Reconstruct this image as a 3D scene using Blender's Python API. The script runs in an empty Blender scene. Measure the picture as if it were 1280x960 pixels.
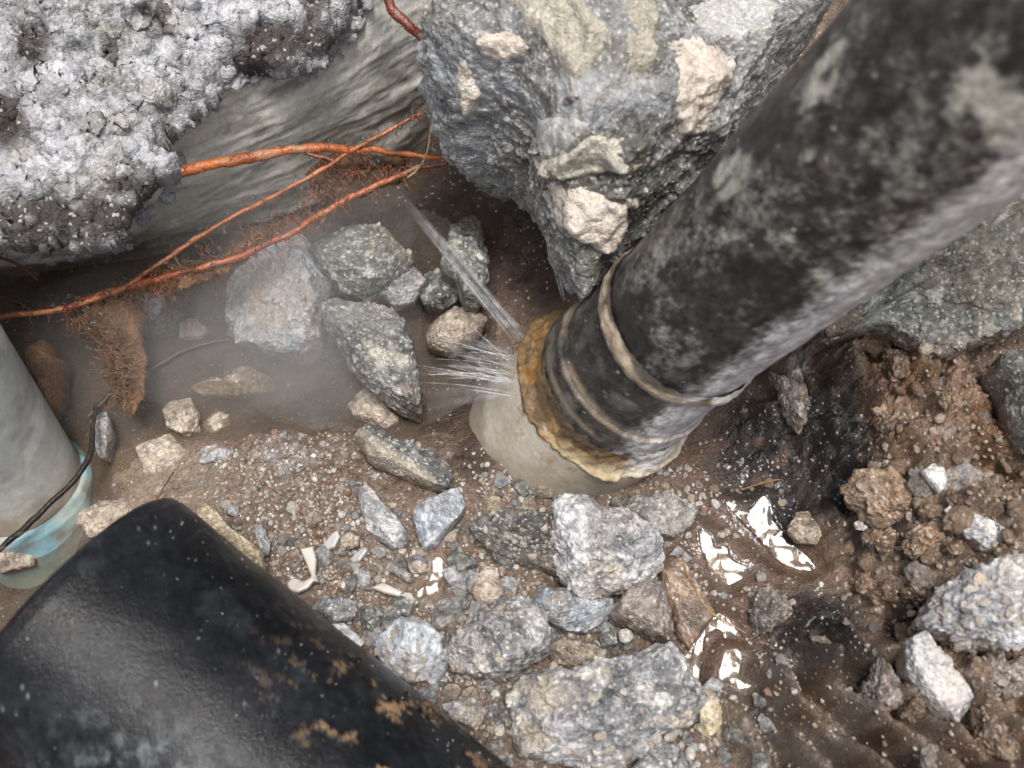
import bpy, bmesh, math, random
import numpy as np
from mathutils import Vector, Matrix, Quaternion

# ---------------------------------------------------------------- scene, camera, light
sc = bpy.context.scene
COL = sc.collection
sc.unit_settings.system = 'METRIC'
sc.unit_settings.scale_length = 0.01          # one unit is one centimetre
rng = random.Random(7)
f32 = np.float32

F = 1372.0                                    # focal length in photograph pixels (1280 wide)
TILT = math.radians(24)
DIST = 25.0
CAM = np.array([0.0, -DIST*math.sin(TILT), DIST*math.cos(TILT)])
FWD = np.array([0.0, math.sin(TILT), -math.cos(TILT)])
UPV = np.array([0.0, math.cos(TILT), math.sin(TILT)])
cam_d = bpy.data.cameras.new('camera')
cam = bpy.data.objects.new('camera', cam_d); COL.objects.link(cam)
cam.location = CAM; cam.rotation_euler = (TILT, 0, 0)
cam_d.sensor_width = 36; cam_d.lens = 36*F/1280
cam_d.clip_start = 0.5; cam_d.clip_end = 5000
cam_d.dof.use_dof = True; cam_d.dof.focus_distance = 24.0; cam_d.dof.aperture_fstop = 0.20
sc.camera = cam

SUN = Vector((0.05, -0.10, 0.99)).normalized()
sun_el = math.asin(SUN.z); sun_az = math.atan2(SUN.x, SUN.y)
wd = bpy.data.worlds.new('World'); sc.world = wd; wd.use_nodes = True
nt = wd.node_tree
sky = nt.nodes.new('ShaderNodeTexSky'); sky.sky_type = 'NISHITA'; sky.sun_disc = False
sky.sun_elevation = sun_el; sky.sun_rotation = sun_az
sky.air_density = 1.0; sky.dust_density = 6.0; sky.ozone_density = 0.6
hs = nt.nodes.new('ShaderNodeHueSaturation'); hs.inputs['Saturation'].default_value = .45
nt.links.new(sky.outputs[0], hs.inputs['Color']); nt.links.new(hs.outputs[0], nt.nodes['Background'].inputs[0])
nt.nodes['Background'].inputs[1].default_value = 0.125
sl = bpy.data.lights.new('sun', 'SUN'); sl.energy = 2.0; sl.angle = math.radians(14); sl.color = (1.0, 0.97, 0.93)
so = bpy.data.objects.new('sun', sl); COL.objects.link(so)
so.rotation_euler = SUN.to_track_quat('Z', 'Y').to_euler(); so.location = (20, 0, 60)
vs = sc.view_settings
sc.display_settings.display_device = 'sRGB'
vs.view_transform = 'Standard'; vs.look = 'None'; vs.gamma = 1.0; vs.use_curve_mapping = False
vs.exposure = 0.54
cy = sc.cycles
cy.max_bounces = 8; cy.diffuse_bounces = 3; cy.glossy_bounces = 3; cy.transmission_bounces = 6
cy.transparent_max_bounces = 24; cy.volume_bounces = 2

# ---------------------------------------------------------------- numeric helpers
def ray(px, py):
    return FWD + np.array([(px-640)/F, 0, 0]) + UPV*((480-py)/F)
def at(px, py, z=0.0):
    d = ray(px, py); t = (z-CAM[2])/d[2]
    return CAM + d*t
def at_depth(px, py, dep):
    return CAM + ray(px, py)*dep
def chart(x, y, z):
    """photo chart of a place, used to look up its own colour and where shade is painted"""
    p = np.stack([x, y, z], -1) - CAM
    dep = p@FWD
    return 640 + F*p[..., 0]/dep, 480 - F*(p@UPV)/dep

def _hash(ix, iy, iz, s):
    n = (ix.astype(np.uint32)*np.uint32(374761393) + iy.astype(np.uint32)*np.uint32(668265263)
         + iz.astype(np.uint32)*np.uint32(2246822519) + np.uint32((s*974634777) & 0xffffffff))
    n = (n ^ (n >> np.uint32(13)))*np.uint32(1274126177)
    n = (n ^ (n >> np.uint32(15)))*np.uint32(2654435761)
    return (n ^ (n >> np.uint32(16))).astype(f32)/f32(4294967296.0)

def vnoise(P, s=0):
    P = P.astype(f32)
    i = np.floor(P); t = P-i; i = i.astype(np.int64)
    t = t*t*t*(t*(t*6-15)+10)
    x, y, z = i[:, 0], i[:, 1], i[:, 2]
    tx, ty, tz_ = t[:, 0], t[:, 1], t[:, 2]
    def h(a, b, c): return _hash(x+a, y+b, z+c, s)
    x00 = h(0,0,0)*(1-tx)+h(1,0,0)*tx; x10 = h(0,1,0)*(1-tx)+h(1,1,0)*tx
    x01 = h(0,0,1)*(1-tx)+h(1,0,1)*tx; x11 = h(0,1,1)*(1-tx)+h(1,1,1)*tx
    return (x00*(1-ty)+x10*ty)*(1-tz_)+(x01*(1-ty)+x11*ty)*tz_
def fbm(P, scale=1.0, octv=4, s=0, gain=0.5, ridged=False):
    """about -1..1 (or 0..1 for ridged)"""
    out = np.zeros(len(P), f32); a = 1.0; tot = 0
    Q = P*scale
    for k in range(octv):
        n = vnoise(Q+17.3*k, s+k)*2-1
        out += a*((1-np.abs(n)) if ridged else n); tot += a; a *= gain; Q = Q*2.03
    return out/tot
def voro(P, scale=1.0, s=0, jit=0.9, second=False):
    """nearest cell: distance, three random numbers of the cell (and the second distance)"""
    P = (P*scale).astype(f32)
    i = np.floor(P).astype(np.int64); fr = P-i
    best = np.full(len(P), 9.0, f32); b2 = np.full(len(P), 9.0, f32); r1 = np.zeros(len(P), f32); r2 = r1.copy()
    for a in (-1, 0, 1):
        for b in (-1, 0, 1):
            for c in (-1, 0, 1):
                x, y, z = i[:, 0]+a, i[:, 1]+b, i[:, 2]+c
                h1 = _hash(x, y, z, s); h2 = _hash(x, y, z, s+11); h3 = _hash(x, y, z, s+23)
                d = (a+.5+(h1-.5)*jit-fr[:, 0])**2+(b+.5+(h2-.5)*jit-fr[:, 1])**2+(c+.5+(h3-.5)*jit-fr[:, 2])**2
                m = d < best
                if second: b2 = np.where(m, best, np.minimum(b2, d))
                best = np.where(m, d, best)
                r1 = np.where(m, _hash(x, y, z, s+37), r1); r2 = np.where(m, h1, r2)
    if second: return np.sqrt(best), r1, r2, np.sqrt(b2)
    return np.sqrt(best), r1, r2
def smooth(a, b, x):
    t = np.clip((x-a)/(b-a), 0, 1); return t*t*(3-2*t)
def lerp(a, b, t):
    t = np.asarray(t)[..., None]
    return np.asarray(a)*(1-t)+np.asarray(b)*t
def poly_sdf(x, y, poly):
    """signed distance to a polygon, positive inside"""
    best = np.full(x.shape, 1e9); ins = np.zeros(x.shape, bool); n = len(poly)
    for k in range(n):
        ax, ay = poly[k]; bx, by = poly[(k+1) % n]
        dx, dy = bx-ax, by-ay
        t = np.clip(((x-ax)*dx+(y-ay)*dy)/(dx*dx+dy*dy+1e-12), 0, 1)
        best = np.minimum(best, (x-ax-t*dx)**2+(y-ay-t*dy)**2)
        cr = ((ay > y) != (by > y))
        with np.errstate(divide='ignore', invalid='ignore'):
            ins ^= cr & (x < (bx-ax)*(y-ay)/((by-ay) if by != ay else 1e-12)+ax)
    return np.sqrt(best)*np.where(ins, 1, -1)
def spline(pts, n):
    """Catmull-Rom through the points"""
    P = np.array(pts, float); k = len(P)
    Q = np.vstack([2*P[0]-P[1], P, 2*P[-1]-P[-2]])
    u = np.linspace(0, k-1-1e-6, n); i = u.astype(int); t = (u-i)[:, None]
    a, b, c, d = Q[i], Q[i+1], Q[i+2], Q[i+3]
    return .5*(2*b+(c-a)*t+(2*a-5*b+4*c-d)*t*t+(3*b-a-3*c+d)*t**3)

# ---------------------------------------------------------------- mesh helpers
def mesh_np(name, V, Fc, mat=None, col=None, smoothsh=True, wet=None):
    V = np.asarray(V, f32); Fc = np.asarray(Fc, np.int32)
    me = bpy.data.meshes.new(name)
    n = Fc.shape[1]
    me.vertices.add(len(V)); me.vertices.foreach_set('co', V.ravel())
    me.loops.add(Fc.size); me.loops.foreach_set('vertex_index', Fc.ravel())
    me.polygons.add(len(Fc))
    me.polygons.foreach_set('loop_start', np.arange(0, Fc.size, n, dtype=np.int32))
    me.update(calc_edges=True)
    me.polygons.foreach_set('use_smooth', np.full(len(Fc), smoothsh, bool))
    if col is not None:
        at_ = me.attributes.new('Col', 'FLOAT_COLOR', 'POINT')
        c4 = np.ones((len(V), 4), f32); c4[:, :3] = np.clip(col, 0.003, 0.9); c4[:, 3] = 0 if wet is None else wet
        at_.data.foreach_set('color', c4.ravel())
    if mat: me.materials.append(mat)
    me.validate()
    return me
def link(name, me, parent=None, loc=(0, 0, 0)):
    o = bpy.data.objects.new(name, me); COL.objects.link(o); o.location = loc
    if parent:
        o.parent = parent; q = parent; base = np.zeros(3)
        while q: base = base+np.array(q.location); q = q.parent
        o.location = np.array(loc)-base
    return o
def tag(o, label=None, cat=None, group=None, kind=None):
    if label: o['label'] = label
    if cat: o['category'] = cat
    if group: o['group'] = group
    if kind: o['kind'] = kind
    return o
def empty(name, loc, label, cat, group=None):
    o = bpy.data.objects.new(name, None); COL.objects.link(o); o.location = loc; o.empty_display_size = .2
    return tag(o, label, cat, group)
def grid_faces(nu, nv, wrap=False):
    """nu columns, nv rows, index = row*nu+col"""
    c = np.arange(nu if wrap else nu-1); r = np.arange(nv-1)
    C, R = np.meshgrid(c, r); C = C.ravel(); R = R.ravel(); C1 = (C+1) % nu
    return np.stack([R*nu+C, R*nu+C1, (R+1)*nu+C1, (R+1)*nu+C], -1)
_ico = {}
def ico(level):
    if level not in _ico:
        bm = bmesh.new(); bmesh.ops.create_icosphere(bm, subdivisions=level, radius=1.0)
        bm.verts.ensure_lookup_table()
        V = np.array([v.co[:] for v in bm.verts]); V /= np.linalg.norm(V, axis=1)[:, None]
        Fc = np.array([[v.index for v in f.verts] for f in bm.faces]); bm.free()
        _ico[level] = (V, Fc)
    return _ico[level]

# ---------------------------------------------------------------- materials
def base_mat(name):
    m = bpy.data.materials.new(name); m.use_nodes = True
    n = m.node_tree.nodes; b = n['Principled BSDF']
    return m, m.node_tree, b
def vc_mat(name, rough=(.35, .7), bump=.05, scales=(14., 45.), var=.35, spec=.5, coat=0., film=False, speck=0.):
    """colour from the attribute Col times fine grain; fine bump; roughness patches"""
    m, t, b = base_mat(name); N = t.nodes; L = t.links
    tc = N.new('ShaderNodeTexCoord')
    at_ = N.new('ShaderNodeAttribute'); at_.attribute_name = 'Col'
    n1 = N.new('ShaderNodeTexNoise'); n1.inputs['Scale'].default_value = scales[0]; n1.inputs['Detail'].default_value = 6; n1.inputs['Roughness'].default_value = .65
    n2 = N.new('ShaderNodeTexNoise'); n2.inputs['Scale'].default_value = 1.4; n2.inputs['Detail'].default_value = 4
    v = N.new('ShaderNodeTexVoronoi'); v.inputs['Scale'].default_value = scales[1]*.5
    for q in (n1, n2, v): L.new(tc.outputs['Object'], q.inputs['Vector'])
    mr = N.new('ShaderNodeMapRange'); mr.inputs[1].default_value = .25; mr.inputs[2].default_value = .75
    mr.inputs[3].default_value = 1-var; mr.inputs[4].default_value = 1+var
    L.new(n1.outputs[0], mr.inputs[0])
    mx = N.new('ShaderNodeMix'); mx.data_type = 'RGBA'; mx.blend_type = 'MULTIPLY'; mx.inputs[0].default_value = 1
    L.new(at_.outputs['Color'], mx.inputs[6]); L.new(mr.outputs[0], mx.inputs[7])
    out = mx.outputs[2]
    if speck:
        sep = N.new('ShaderNodeSeparateColor'); L.new(v.outputs['Color'], sep.inputs[0])
        gt = N.new('ShaderNodeMath'); gt.operation = 'GREATER_THAN'; gt.inputs[1].default_value = 1-speck
        L.new(sep.outputs[0], gt.inputs[0])
        m2 = N.new('ShaderNodeMix'); m2.data_type = 'RGBA'; m2.inputs[7].default_value = (.55, .52, .47, 1)
        h = N.new('ShaderNodeMath'); h.operation = 'MULTIPLY'; h.inputs[1].default_value = .7; L.new(gt.outputs[0], h.inputs[0])
        L.new(h.outputs[0], m2.inputs[0]); L.new(out, m2.inputs[6]); out = m2.outputs[2]
    L.new(out, b.inputs['Base Color'])
    rr = N.new('ShaderNodeMapRange'); rr.inputs[1].default_value = .35; rr.inputs[2].default_value = .65
    rr.inputs[3].default_value = rough[0]; rr.inputs[4].default_value = rough[1]
    L.new(n2.outputs[0], rr.inputs[0])
    wm = N.new('ShaderNodeMix'); wm.data_type = 'FLOAT'; wm.inputs[3].default_value = .14
    L.new(at_.outputs['Alpha'], wm.inputs[0]); L.new(rr.outputs[0], wm.inputs[2]); L.new(wm.outputs[0], b.inputs['Roughness'])
    b.inputs['Specular IOR Level'].default_value = spec
    b.inputs['Coat Weight'].default_value = coat; b.inputs['Coat Roughness'].default_value = .12
    ad = N.new('ShaderNodeMath'); ad.operation = 'MULTIPLY_ADD'; ad.inputs[1].default_value = -.5
    L.new(v.outputs['Distance'], ad.inputs[0]); L.new(n1.outputs[0], ad.inputs[2])
    bp = N.new('ShaderNodeBump'); bp.inputs['Strength'].default_value = .8; bp.inputs['Distance'].default_value = bump
    L.new(ad.outputs[0], bp.inputs['Height']); L.new(bp.outputs[0], b.inputs['Normal'])
    if film:
        n5 = N.new('ShaderNodeTexNoise'); n5.inputs['Scale'].default_value = 5; n5.inputs['Detail'].default_value = 3; L.new(tc.outputs['Object'], n5.inputs['Vector'])
        b2 = N.new('ShaderNodeBump'); b2.inputs['Strength'].default_value = 1; b2.inputs['Distance'].default_value = .05
        L.new(n5.outputs[0], b2.inputs['Height']); L.new(b2.outputs[0], b.inputs['Coat Normal'])
        L.new(at_.outputs['Alpha'], b.inputs['Coat Weight']); b.inputs['Coat Roughness'].default_value = .07; b.inputs['Coat IOR'].default_value = 1.4
    return m
M_rock = vc_mat('broken_concrete', (.3, .65), .07, (13, 42), .5, .5, 0, True, speck=.05)
M_soil = vc_mat('wet_soil', (.28, .6), .06, (14, 44), .5, .5, 0, True, speck=.012)
M_wetrock = vc_mat('wet_stone', (.12, .4), .03, (12, 40), .3, .6, .3)
M_cement = vc_mat('smooth_cement', (.4, .7), .015, (9, 40), .25, .4)
M_pipe = vc_mat('weathered_pipe', (.3, .6), .02, (9, 36), .3, .5)
M_black = vc_mat('wet_black_plastic', (.20, .34), .014, (12, 50), .4, .20, .0)
M_pvc = vc_mat('old_pvc', (.4, .6), .008, (6, 30), .14, .4)
M_crust = vc_mat('crumbled_cement', (.45, .75), .09, (9, 30), .4, .35, 0, speck=.05)
M_jetcol = None
M_root = vc_mat('wet_root', (.16, .36), .025, (14, 50), .5, .6, .0)
M_mat = vc_mat('root_mat_fibre', (.35, .6), .10, (11, 30), .6, .4, .0)
def pebble_mat(nm='pebble_stone', pal=((.10,.095,.09),(.22,.22,.22),(.34,.31,.27),(.24,.17,.12),(.45,.42,.38),(.42,.33,.24))):
    m, t, b = base_mat(nm); N = t.nodes; L = t.links
    oi = N.new('ShaderNodeObjectInfo'); tc = N.new('ShaderNodeTexCoord')
    cr = N.new('ShaderNodeValToRGB'); e = cr.color_ramp
    e.elements[0].color = (*pal[0], 1); e.elements[1].color = (*pal[5], 1)
    for p, c in zip((.25, .45, .6, .8), pal[1:5]):
        q = e.elements.new(p); q.color = (*c, 1)
    L.new(oi.outputs['Random'], cr.inputs[0])
    n1 = N.new('ShaderNodeTexNoise'); n1.inputs['Scale'].default_value = 5; n1.inputs['Detail'].default_value = 7
    L.new(tc.outputs['Object'], n1.inputs['Vector'])
    mr = N.new('ShaderNodeMapRange'); mr.inputs[1].default_value = .3; mr.inputs[2].default_value = .7; mr.inputs[3].default_value = .55; mr.inputs[4].default_value = 1.35
    L.new(n1.outputs[0], mr.inputs[0])
    mx = N.new('ShaderNodeMix'); mx.data_type = 'RGBA'; mx.blend_type = 'MULTIPLY'; mx.inputs[0].default_value = 1
    L.new(cr.outputs[0], mx.inputs[6]); L.new(mr.outputs[0], mx.inputs[7]); L.new(mx.outputs[2], b.inputs['Base Color'])
    b.inputs['Roughness'].default_value = .4
    bp = N.new('ShaderNodeBump'); bp.inputs['Distance'].default_value = .15; bp.inputs['Strength'].default_value = .7
    L.new(n1.outputs[0], bp.inputs['Height']); L.new(bp.outputs[0], b.inputs['Normal'])
    return m
M_pebble = pebble_mat()
M_grain = pebble_mat('aggregate_stone', ((.25,.25,.26),(.52,.47,.40),(.58,.55,.50),(.42,.35,.27),(.50,.49,.47),(.56,.47,.38)))
def water_mat(name, tint, murk, murk_col, bump=.02, scale=3., rough=.03, detail=3):
    m, t, b = base_mat(name); N = t.nodes; L = t.links
    N.remove(b); out = N['Material Output']
    tr = N.new('ShaderNodeBsdfTransparent'); tr.inputs[0].default_value = (*tint, 1)
    gl = N.new('ShaderNodeBsdfGlossy'); gl.inputs['Roughness'].default_value = rough
    df = N.new('ShaderNodeBsdfDiffuse'); df.inputs[0].default_value = (*murk_col, 1)
    fr = N.new('ShaderNodeFresnel'); fr.inputs[0].default_value = 1.33
    tc = N.new('ShaderNodeTexCoord'); n1 = N.new('ShaderNodeTexNoise'); n1.inputs['Scale'].default_value = scale; n1.inputs['Detail'].default_value = detail
    L.new(tc.outputs['Object'], n1.inputs['Vector'])
    bp = N.new('ShaderNodeBump'); bp.inputs['Distance'].default_value = bump; bp.inputs['Strength'].default_value = 1
    L.new(n1.outputs[0], bp.inputs['Height'])
    for q in (gl, fr): L.new(bp.outputs[0], q.inputs['Normal'])
    n2 = N.new('ShaderNodeTexNoise'); n2.inputs['Scale'].default_value = .35; n2.inputs['Detail'].default_value = 4
    L.new(tc.outputs['Object'], n2.inputs['Vector'])
    mr = N.new('ShaderNodeMapRange'); mr.inputs[1].default_value = .35; mr.inputs[2].default_value = .65; mr.inputs[3].default_value = murk*.5; mr.inputs[4].default_value = min(1, murk*1.5)
    L.new(n2.outputs[0], mr.inputs[0])
    m1 = N.new('ShaderNodeMixShader'); m2 = N.new('ShaderNodeMixShader')
    L.new(mr.outputs[0], m1.inputs[0]); L.new(tr.outputs[0], m1.inputs[1]); L.new(df.outputs[0], m1.inputs[2])
    L.new(fr.outputs[0], m2.inputs[0]); L.new(m1.outputs[0], m2.inputs[1]); L.new(gl.outputs[0], m2.inputs[2])
    L.new(m2.outputs[0], out.inputs['Surface'])
    return m
M_pool = water_mat('murky_water', (.84, .79, .72), .20, (.20, .165, .135), .035, 1.6, .05)
M_puddle = water_mat('puddle_water', (.80, .74, .66), .0, (.2, .17, .14), .055, 2.0, .05, 1.6)
M_drop = water_mat('droplet_water', (.95, .93, .9), .0, (.2, .17, .14), .0, 2.5, .14)
def vol_mat(name, dens, aniso=.2):
    m, t, b = base_mat(name); N = t.nodes; L = t.links; N.remove(b)
    v = N.new('ShaderNodeVolumePrincipled'); v.inputs['Color'].default_value = (.93, .95, .97, 1)
    v.inputs['Density'].default_value = dens; v.inputs['Anisotropy'].default_value = aniso
    L.new(v.outputs[0], N['Material Output'].inputs['Volume'])
    return m

# ---------------------------------------------------------------- ground
CTRL = [
 (740,600,0),(650,620,0),(600,560,-.3),(560,500,-1.3),(600,420,-1.4),(650,330,-.9),(600,250,-1.0),(550,300,-1.5),(690,300,-.7),(720,370,-.4),
 (300,400,-2.2),(200,430,-2.4),(100,450,-2.4),(200,540,-1.35),(300,490,-1.9),(420,500,-2.0),(500,530,-1.5),(400,400,-2.4),(450,300,-2.4),(300,260,-2.4),(100,300,-2.4),(0,350,-2.4),
 (370,585,-.2),(330,630,0),(410,610,0),(300,555,-.9),(240,600,-.9),(160,600,-1.1),(130,560,-1.2),(440,545,-.9),
 (60,720,-2),(20,800,-2.4),(120,660,-1.3),(-60,700,-2.0),
 (420,680,.15),(500,700,.15),(560,720,.2),(600,800,.3),(520,850,.4),(700,760,.2),(800,800,.2),(700,950,.6),(850,900,.6),(880,700,.0),(860,620,-.1),(900,780,.15),(940,680,-.05),(940,560,-.1),(900,520,-.4),
 (1000,650,.1),(1050,720,.4),(1000,780,.7),(950,860,.9),(1000,950,1.5),(1100,950,1.9),(1100,850,1.2),(1200,940,2.2),(1270,900,2.5),(1200,850,1.9),(1250,750,2.6),(1150,700,1.6),(1100,600,1.6),(1040,560,.7),(1000,480,1.2),(1050,450,1.9),(1130,480,2.5),(1150,560,2.5),(1200,600,2.4),(1270,620,2.5),(1240,520,1.2),(1280,450,1.4),(1130,780,.6),(985,560,.1),
 (1150,380,1.9),(1280,300,2.4),(1000,300,0),(900,250,-1),(1100,200,.8),(760,150,-1),(640,80,-1.5),(450,100,-2.2),(200,100,-2.2),(0,100,-2.2),
 (640,1150,2.0),(200,1000,-1.2),(0,1000,-1.5),(900,1100,2.0),(1300,1100,3.0),(400,1000,.6)]
cp = np.array([at(a, b, c) for a, b, c in CTRL])
def phi(r2): return np.sqrt(r2+.5)
_n = len(cp)
A = np.zeros((_n+3, _n+3)); d2 = ((cp[:, None, :2]-cp[None, :, :2])**2).sum(-1)
A[:_n, :_n] = phi(d2)-np.eye(_n)*.12; A[:_n, _n:] = np.c_[np.ones(_n), cp[:, :2]]; A[_n:, :_n] = A[:_n, _n:].T
_w = np.linalg.solve(A, np.r_[cp[:, 2], 0, 0, 0])
def base_z(x, y):
    x = np.asarray(x, float); y = np.asarray(y, float); z = _w[_n]+_w[_n+1]*x+_w[_n+2]*y
    for k in range(_n): z = z+_w[k]*phi((x-cp[k, 0])**2+(y-cp[k, 1])**2)
    r = np.sqrt((x/1.15)**2+(y)**2)
    k = smooth(11.5, 19, r)
    rim = 3.0+2.2*smooth(-6, 10, y)+.8*np.sin(x*.23+1)*np.cos(y*.19)
    return z*(1-k)+rim*k
CLODS = [(1120,520,150,110),(1180,640,130,110),(1230,520,90,80),(1080,680,90,60),(1160,760,110,80),(1250,860,90,120),(1060,450,110,60)]
def blobs(px, py, lst):
    out = np.zeros(px.shape)
    for bx, by, rx, ry in lst: out = np.maximum(out, np.exp(-(((px-bx)/rx)**2+((py-by)/ry)**2)**2))
    return out
def Z(ox, oy, k, pts): return [(ox+k*a, oy+k*b) for a, b in pts]
PUD_PX = [
 [(921,639),(935,643),(945,645),(960,634),(965,660),(985,676),(1005,697),(994,700),(970,690),(945,664)],
 [(880,671),(891,678),(898,691),(903,687),(909,697),(925,707),(903,722),(891,704)],
 [(870,824),(879,801),(891,781),(905,789),(910,804),(899,821),(890,817),(898,803),(891,795),(884,803),(881,818),(878,844),(862,848),(862,826)],
 Z(240, 520, .28125, [(963,762),(1010,765),(1048,730),(1056,675),(1085,668),(1096,710),(1068,757),(1020,788),(985,784)]),
 Z(860, 660, .328, [(130,570),(160,495),(187,505),(182,560),(218,585),(185,592),(163,568)]),
 Z(440, 560, .4167, [(965,395),(985,390),(1010,440),(1025,470),(1010,480),(990,450)]),
]
FURROW = [[(1000,855),(1044,903),(1110,965)],[(965,880),(1030,949),(1060,990)],[(1050,850),(1110,900),(1180,960)],[(930,860),(965,920),(990,980)],[(1110,850),(1150,880),(1215,950)],[(1035,800),(1085,850)]]
PUDDLES = []
def puddle_plane(px):
    c = np.mean(px, 0); z = 0.0
    for _ in range(20):
        p = at(c[0], c[1], z); z = float(base_z(p[0], p[1]))
    p = at(c[0], c[1], z); v = CAM-p; v /= np.linalg.norm(v)
    n = v+np.array(SUN); n /= n[2]
    return np.append(p[:2], z), (-n[0]*.92+.035, -n[1]*.92+.02)
for pp in PUD_PX:
    _c = np.mean(pp, 0); pp = [tuple(_c+(np.array(q)-_c)*1.25+np.sign(np.array(q)-_c)*3) for q in pp]
    PUDDLES.append((pp, *puddle_plane(pp)))
def build_ground():
    def axis(lo, hi, st, far):
        c = np.arange(lo, hi+st*.5, st); k = st*1.25; a = hi; up = []
        while a < far: a += k; up.append(a); k *= 1.22
        b = lo; k = st*1.25; dn = []
        while b > -far: b -= k; dn.append(b); k *= 1.22
        return np.r_[dn[::-1], c, up]
    xs = axis(-12.5, 13.5, .042, 900); ys = axis(-10, 12.5, .044, 900)
    X, Y = np.meshgrid(xs, ys); x = X.ravel(); y = Y.ravel()
    z = base_z(x, y)
    px, py = chart(x, y, z); inside = (np.abs(x) < 16) & (np.abs(y) < 15)
    P = np.stack([x, y, z*1.0], -1)
    clod = blobs(px, py, CLODS)
    wetmud = blobs(px, py, [(880,640,60,120),(905,760,60,90),(960,690,60,60),(930,590,50,60),(850,760,45,90)])
    gravel = blobs(px, py, [(370,610,150,70),(480,720,140,110),(620,780,200,140),(560,600,60,60),(700,900,220,90),(640,640,120,40)])
    pool = smooth(-.9, -1.3, z)*(px < 620)
    fur = blobs(px, py, [(1060,900,150,90),(980,880,90,90),(1000,800,70,60)])
    dz = fbm(P, .35, 3, 1)*.22
    dz += fbm(P, 1.1, 5, 5)*.16*(1-wetmud*.75)*(1-.6*pool)
    # crumbs of soil: rounded lumps of three sizes
    for sc_, amp, sd in ((1.3, .24, 31), (2.6, .22, 32), (5.2, .15, 33), (9.5, .06, 34)):
        Pw = P+np.stack([fbm(P, 1.5, 2, sd+50), fbm(P, 1.5, 2, sd+60), 0*x], -1)*.35
        F1, r1, r2 = voro(Pw, sc_, sd)
        lump = np.sqrt(np.clip(.5-F1*F1, 0, 1))*(.35+r1)
        k = clod+.35*fur+(.18*gravel+.1 if sc_ > 2 else 0)
        dz += lump*amp*k*(1-.8*wetmud)
    Pr = np.stack([x*.9+y*.35, y*.8-x*.3, z], -1)
    dz += clod*((fbm(Pr, .8, 6, 61, .62, ridged=True)-.55)*1.6+fbm(P, 2.4, 5, 65, .65)*.34)
    G5, gg1, gg2 = voro(P, 6.5, 68); dz += fur*(fbm(P, 4.5, 5, 66, .75)*.16+fbm(P, 2.2, 6, 67, .72)*.26+.10*(gg1 > .4)*np.clip(.5-G5, 0, 1)*2*gg2)+gravel*(fbm(P, 1.7, 5, 69, .62)*.26+(fbm(P, 2.6, 4, 70, .6, ridged=True)-.6)*.22)*(1-pool)
    blk = blobs(px, py, [(1035,555,70,115),(1085,650,40,60),(960,555,50,75),(1015,790,60,55),(1050,610,60,70)])
    for sc_, amp, sd in ((2.2, .20, 131), (4.6, .16, 132), (9.0, .08, 133)):
        B1, c1, c2 = voro(P+np.stack([fbm(P, 1.5, 2, sd+50), fbm(P, 1.5, 2, sd+60), 0*x], -1)*.35, sc_, sd)
        dz += blk*amp*(np.sqrt(np.clip(.5-B1*B1, 0, 1))-.3)*(.3+c1)
    # gravel grain: small stones proud of the mud
    g1, q1, q2 = voro(P, 4.2, 41); st = (q1 > .78)*np.clip(.42-g1, 0, 1)*gravel
    dz += st*.34
    g3, q3, q4 = voro(P, 9.0, 43); st2 = (q3 > .5)*np.clip(.42-g3, 0, 1)
    dz += st2*.10*(1-.6*wetmud)
    # dark hollows between the clods
    dz -= clod*1.1*smooth(.10, .4, fbm(P, .75, 4, 71))
    rb_ = np.hypot(x-.05-.0*y, y+.55)
    for fl in FURROW:
        w = np.array([at(a, b, 1.2)[:2] for a, b in fl]); dd = np.full(x.shape, 9.0)
        for a, b in zip(w[:-1], w[1:]):
            v = b-a; t = np.clip(((x-a[0])*v[0]+(y-a[1])*v[1])/(v@v), 0, 1)
            dd = np.minimum(dd, np.hypot(x-a[0]-t*v[0], y-a[1]-t*v[1]))
        dd = np.abs(dd+fbm(P, 1.6, 3, 77)*.08)
        dz += -1.35*np.exp(-(dd/.19)**2)+.60*np.exp(-((dd-.50)/.23)**2)
    z = z+dz*np.where(inside, 1, .6)
    for pp, pc, tl in PUDDLES:
        W = np.array([at(a, b, pc[2])[:2] for a, b in pp]); near = (np.abs(x-pc[0]) < 1.5) & (np.abs(y-pc[1]) < 1.5)
        d = poly_sdf(x[near], y[near], W); pl = pc[2]+(x[near]-pc[0])*tl[0]+(y[near]-pc[1])*tl[1]
        k = smooth(-.45, -.02, d); zn = z[near]; lip = pl+.012+.4*np.clip(-d, 0, 1)*(zn-pl)
        zn = zn*(1-k)+k*np.where(d > 0, pl-.05, lip); z[near] = zn
    # colours of the soil, with the shade of the hollow painted in
    n1 = fbm(P, .5, 4, 81); n2 = fbm(P, 2.2, 4, 85); n3 = fbm(P, 6, 3, 88)
    col = lerp(np.array([.145,.098,.068]), np.array([.235,.165,.118]), np.clip(.5+n1*.8+n2*.4, 0, 1))
    col = lerp(col, [.27,.145,.075], clod*smooth(-.1, .35, n1+.35*n2)*.8)
    col = lerp(col, [.36,.27,.205], clod*smooth(.0, .4, n2+.3*n3)*.7)
    col = lerp(col, [.215,.18,.155], fur*smooth(-.5, .2, n2+.4*n1)*.85)
    col = lerp(col, [.165,.10,.072], wetmud*.8)
    col = lerp(col, [.24,.175,.13], gravel*.7)
    col = lerp(col, [.075,.052,.038], pool*.85)
    rust = blobs(px, py, [(430,700,45,35),(395,690,40,30),(460,650,16,30),(415,600,12,12)])
    col = lerp(col, [.22,.075,.02], rust*smooth(-.3, .4, n2)*.85)
    chalk = blobs(px, py, [(400,550,50,28),(335,578,30,20),(1185,610,40,60),(1000,470,25,60)])
    col = lerp(col, [.5,.49,.5], chalk*smooth(-.1, .4, n2+.5*n3)*.8)
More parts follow.
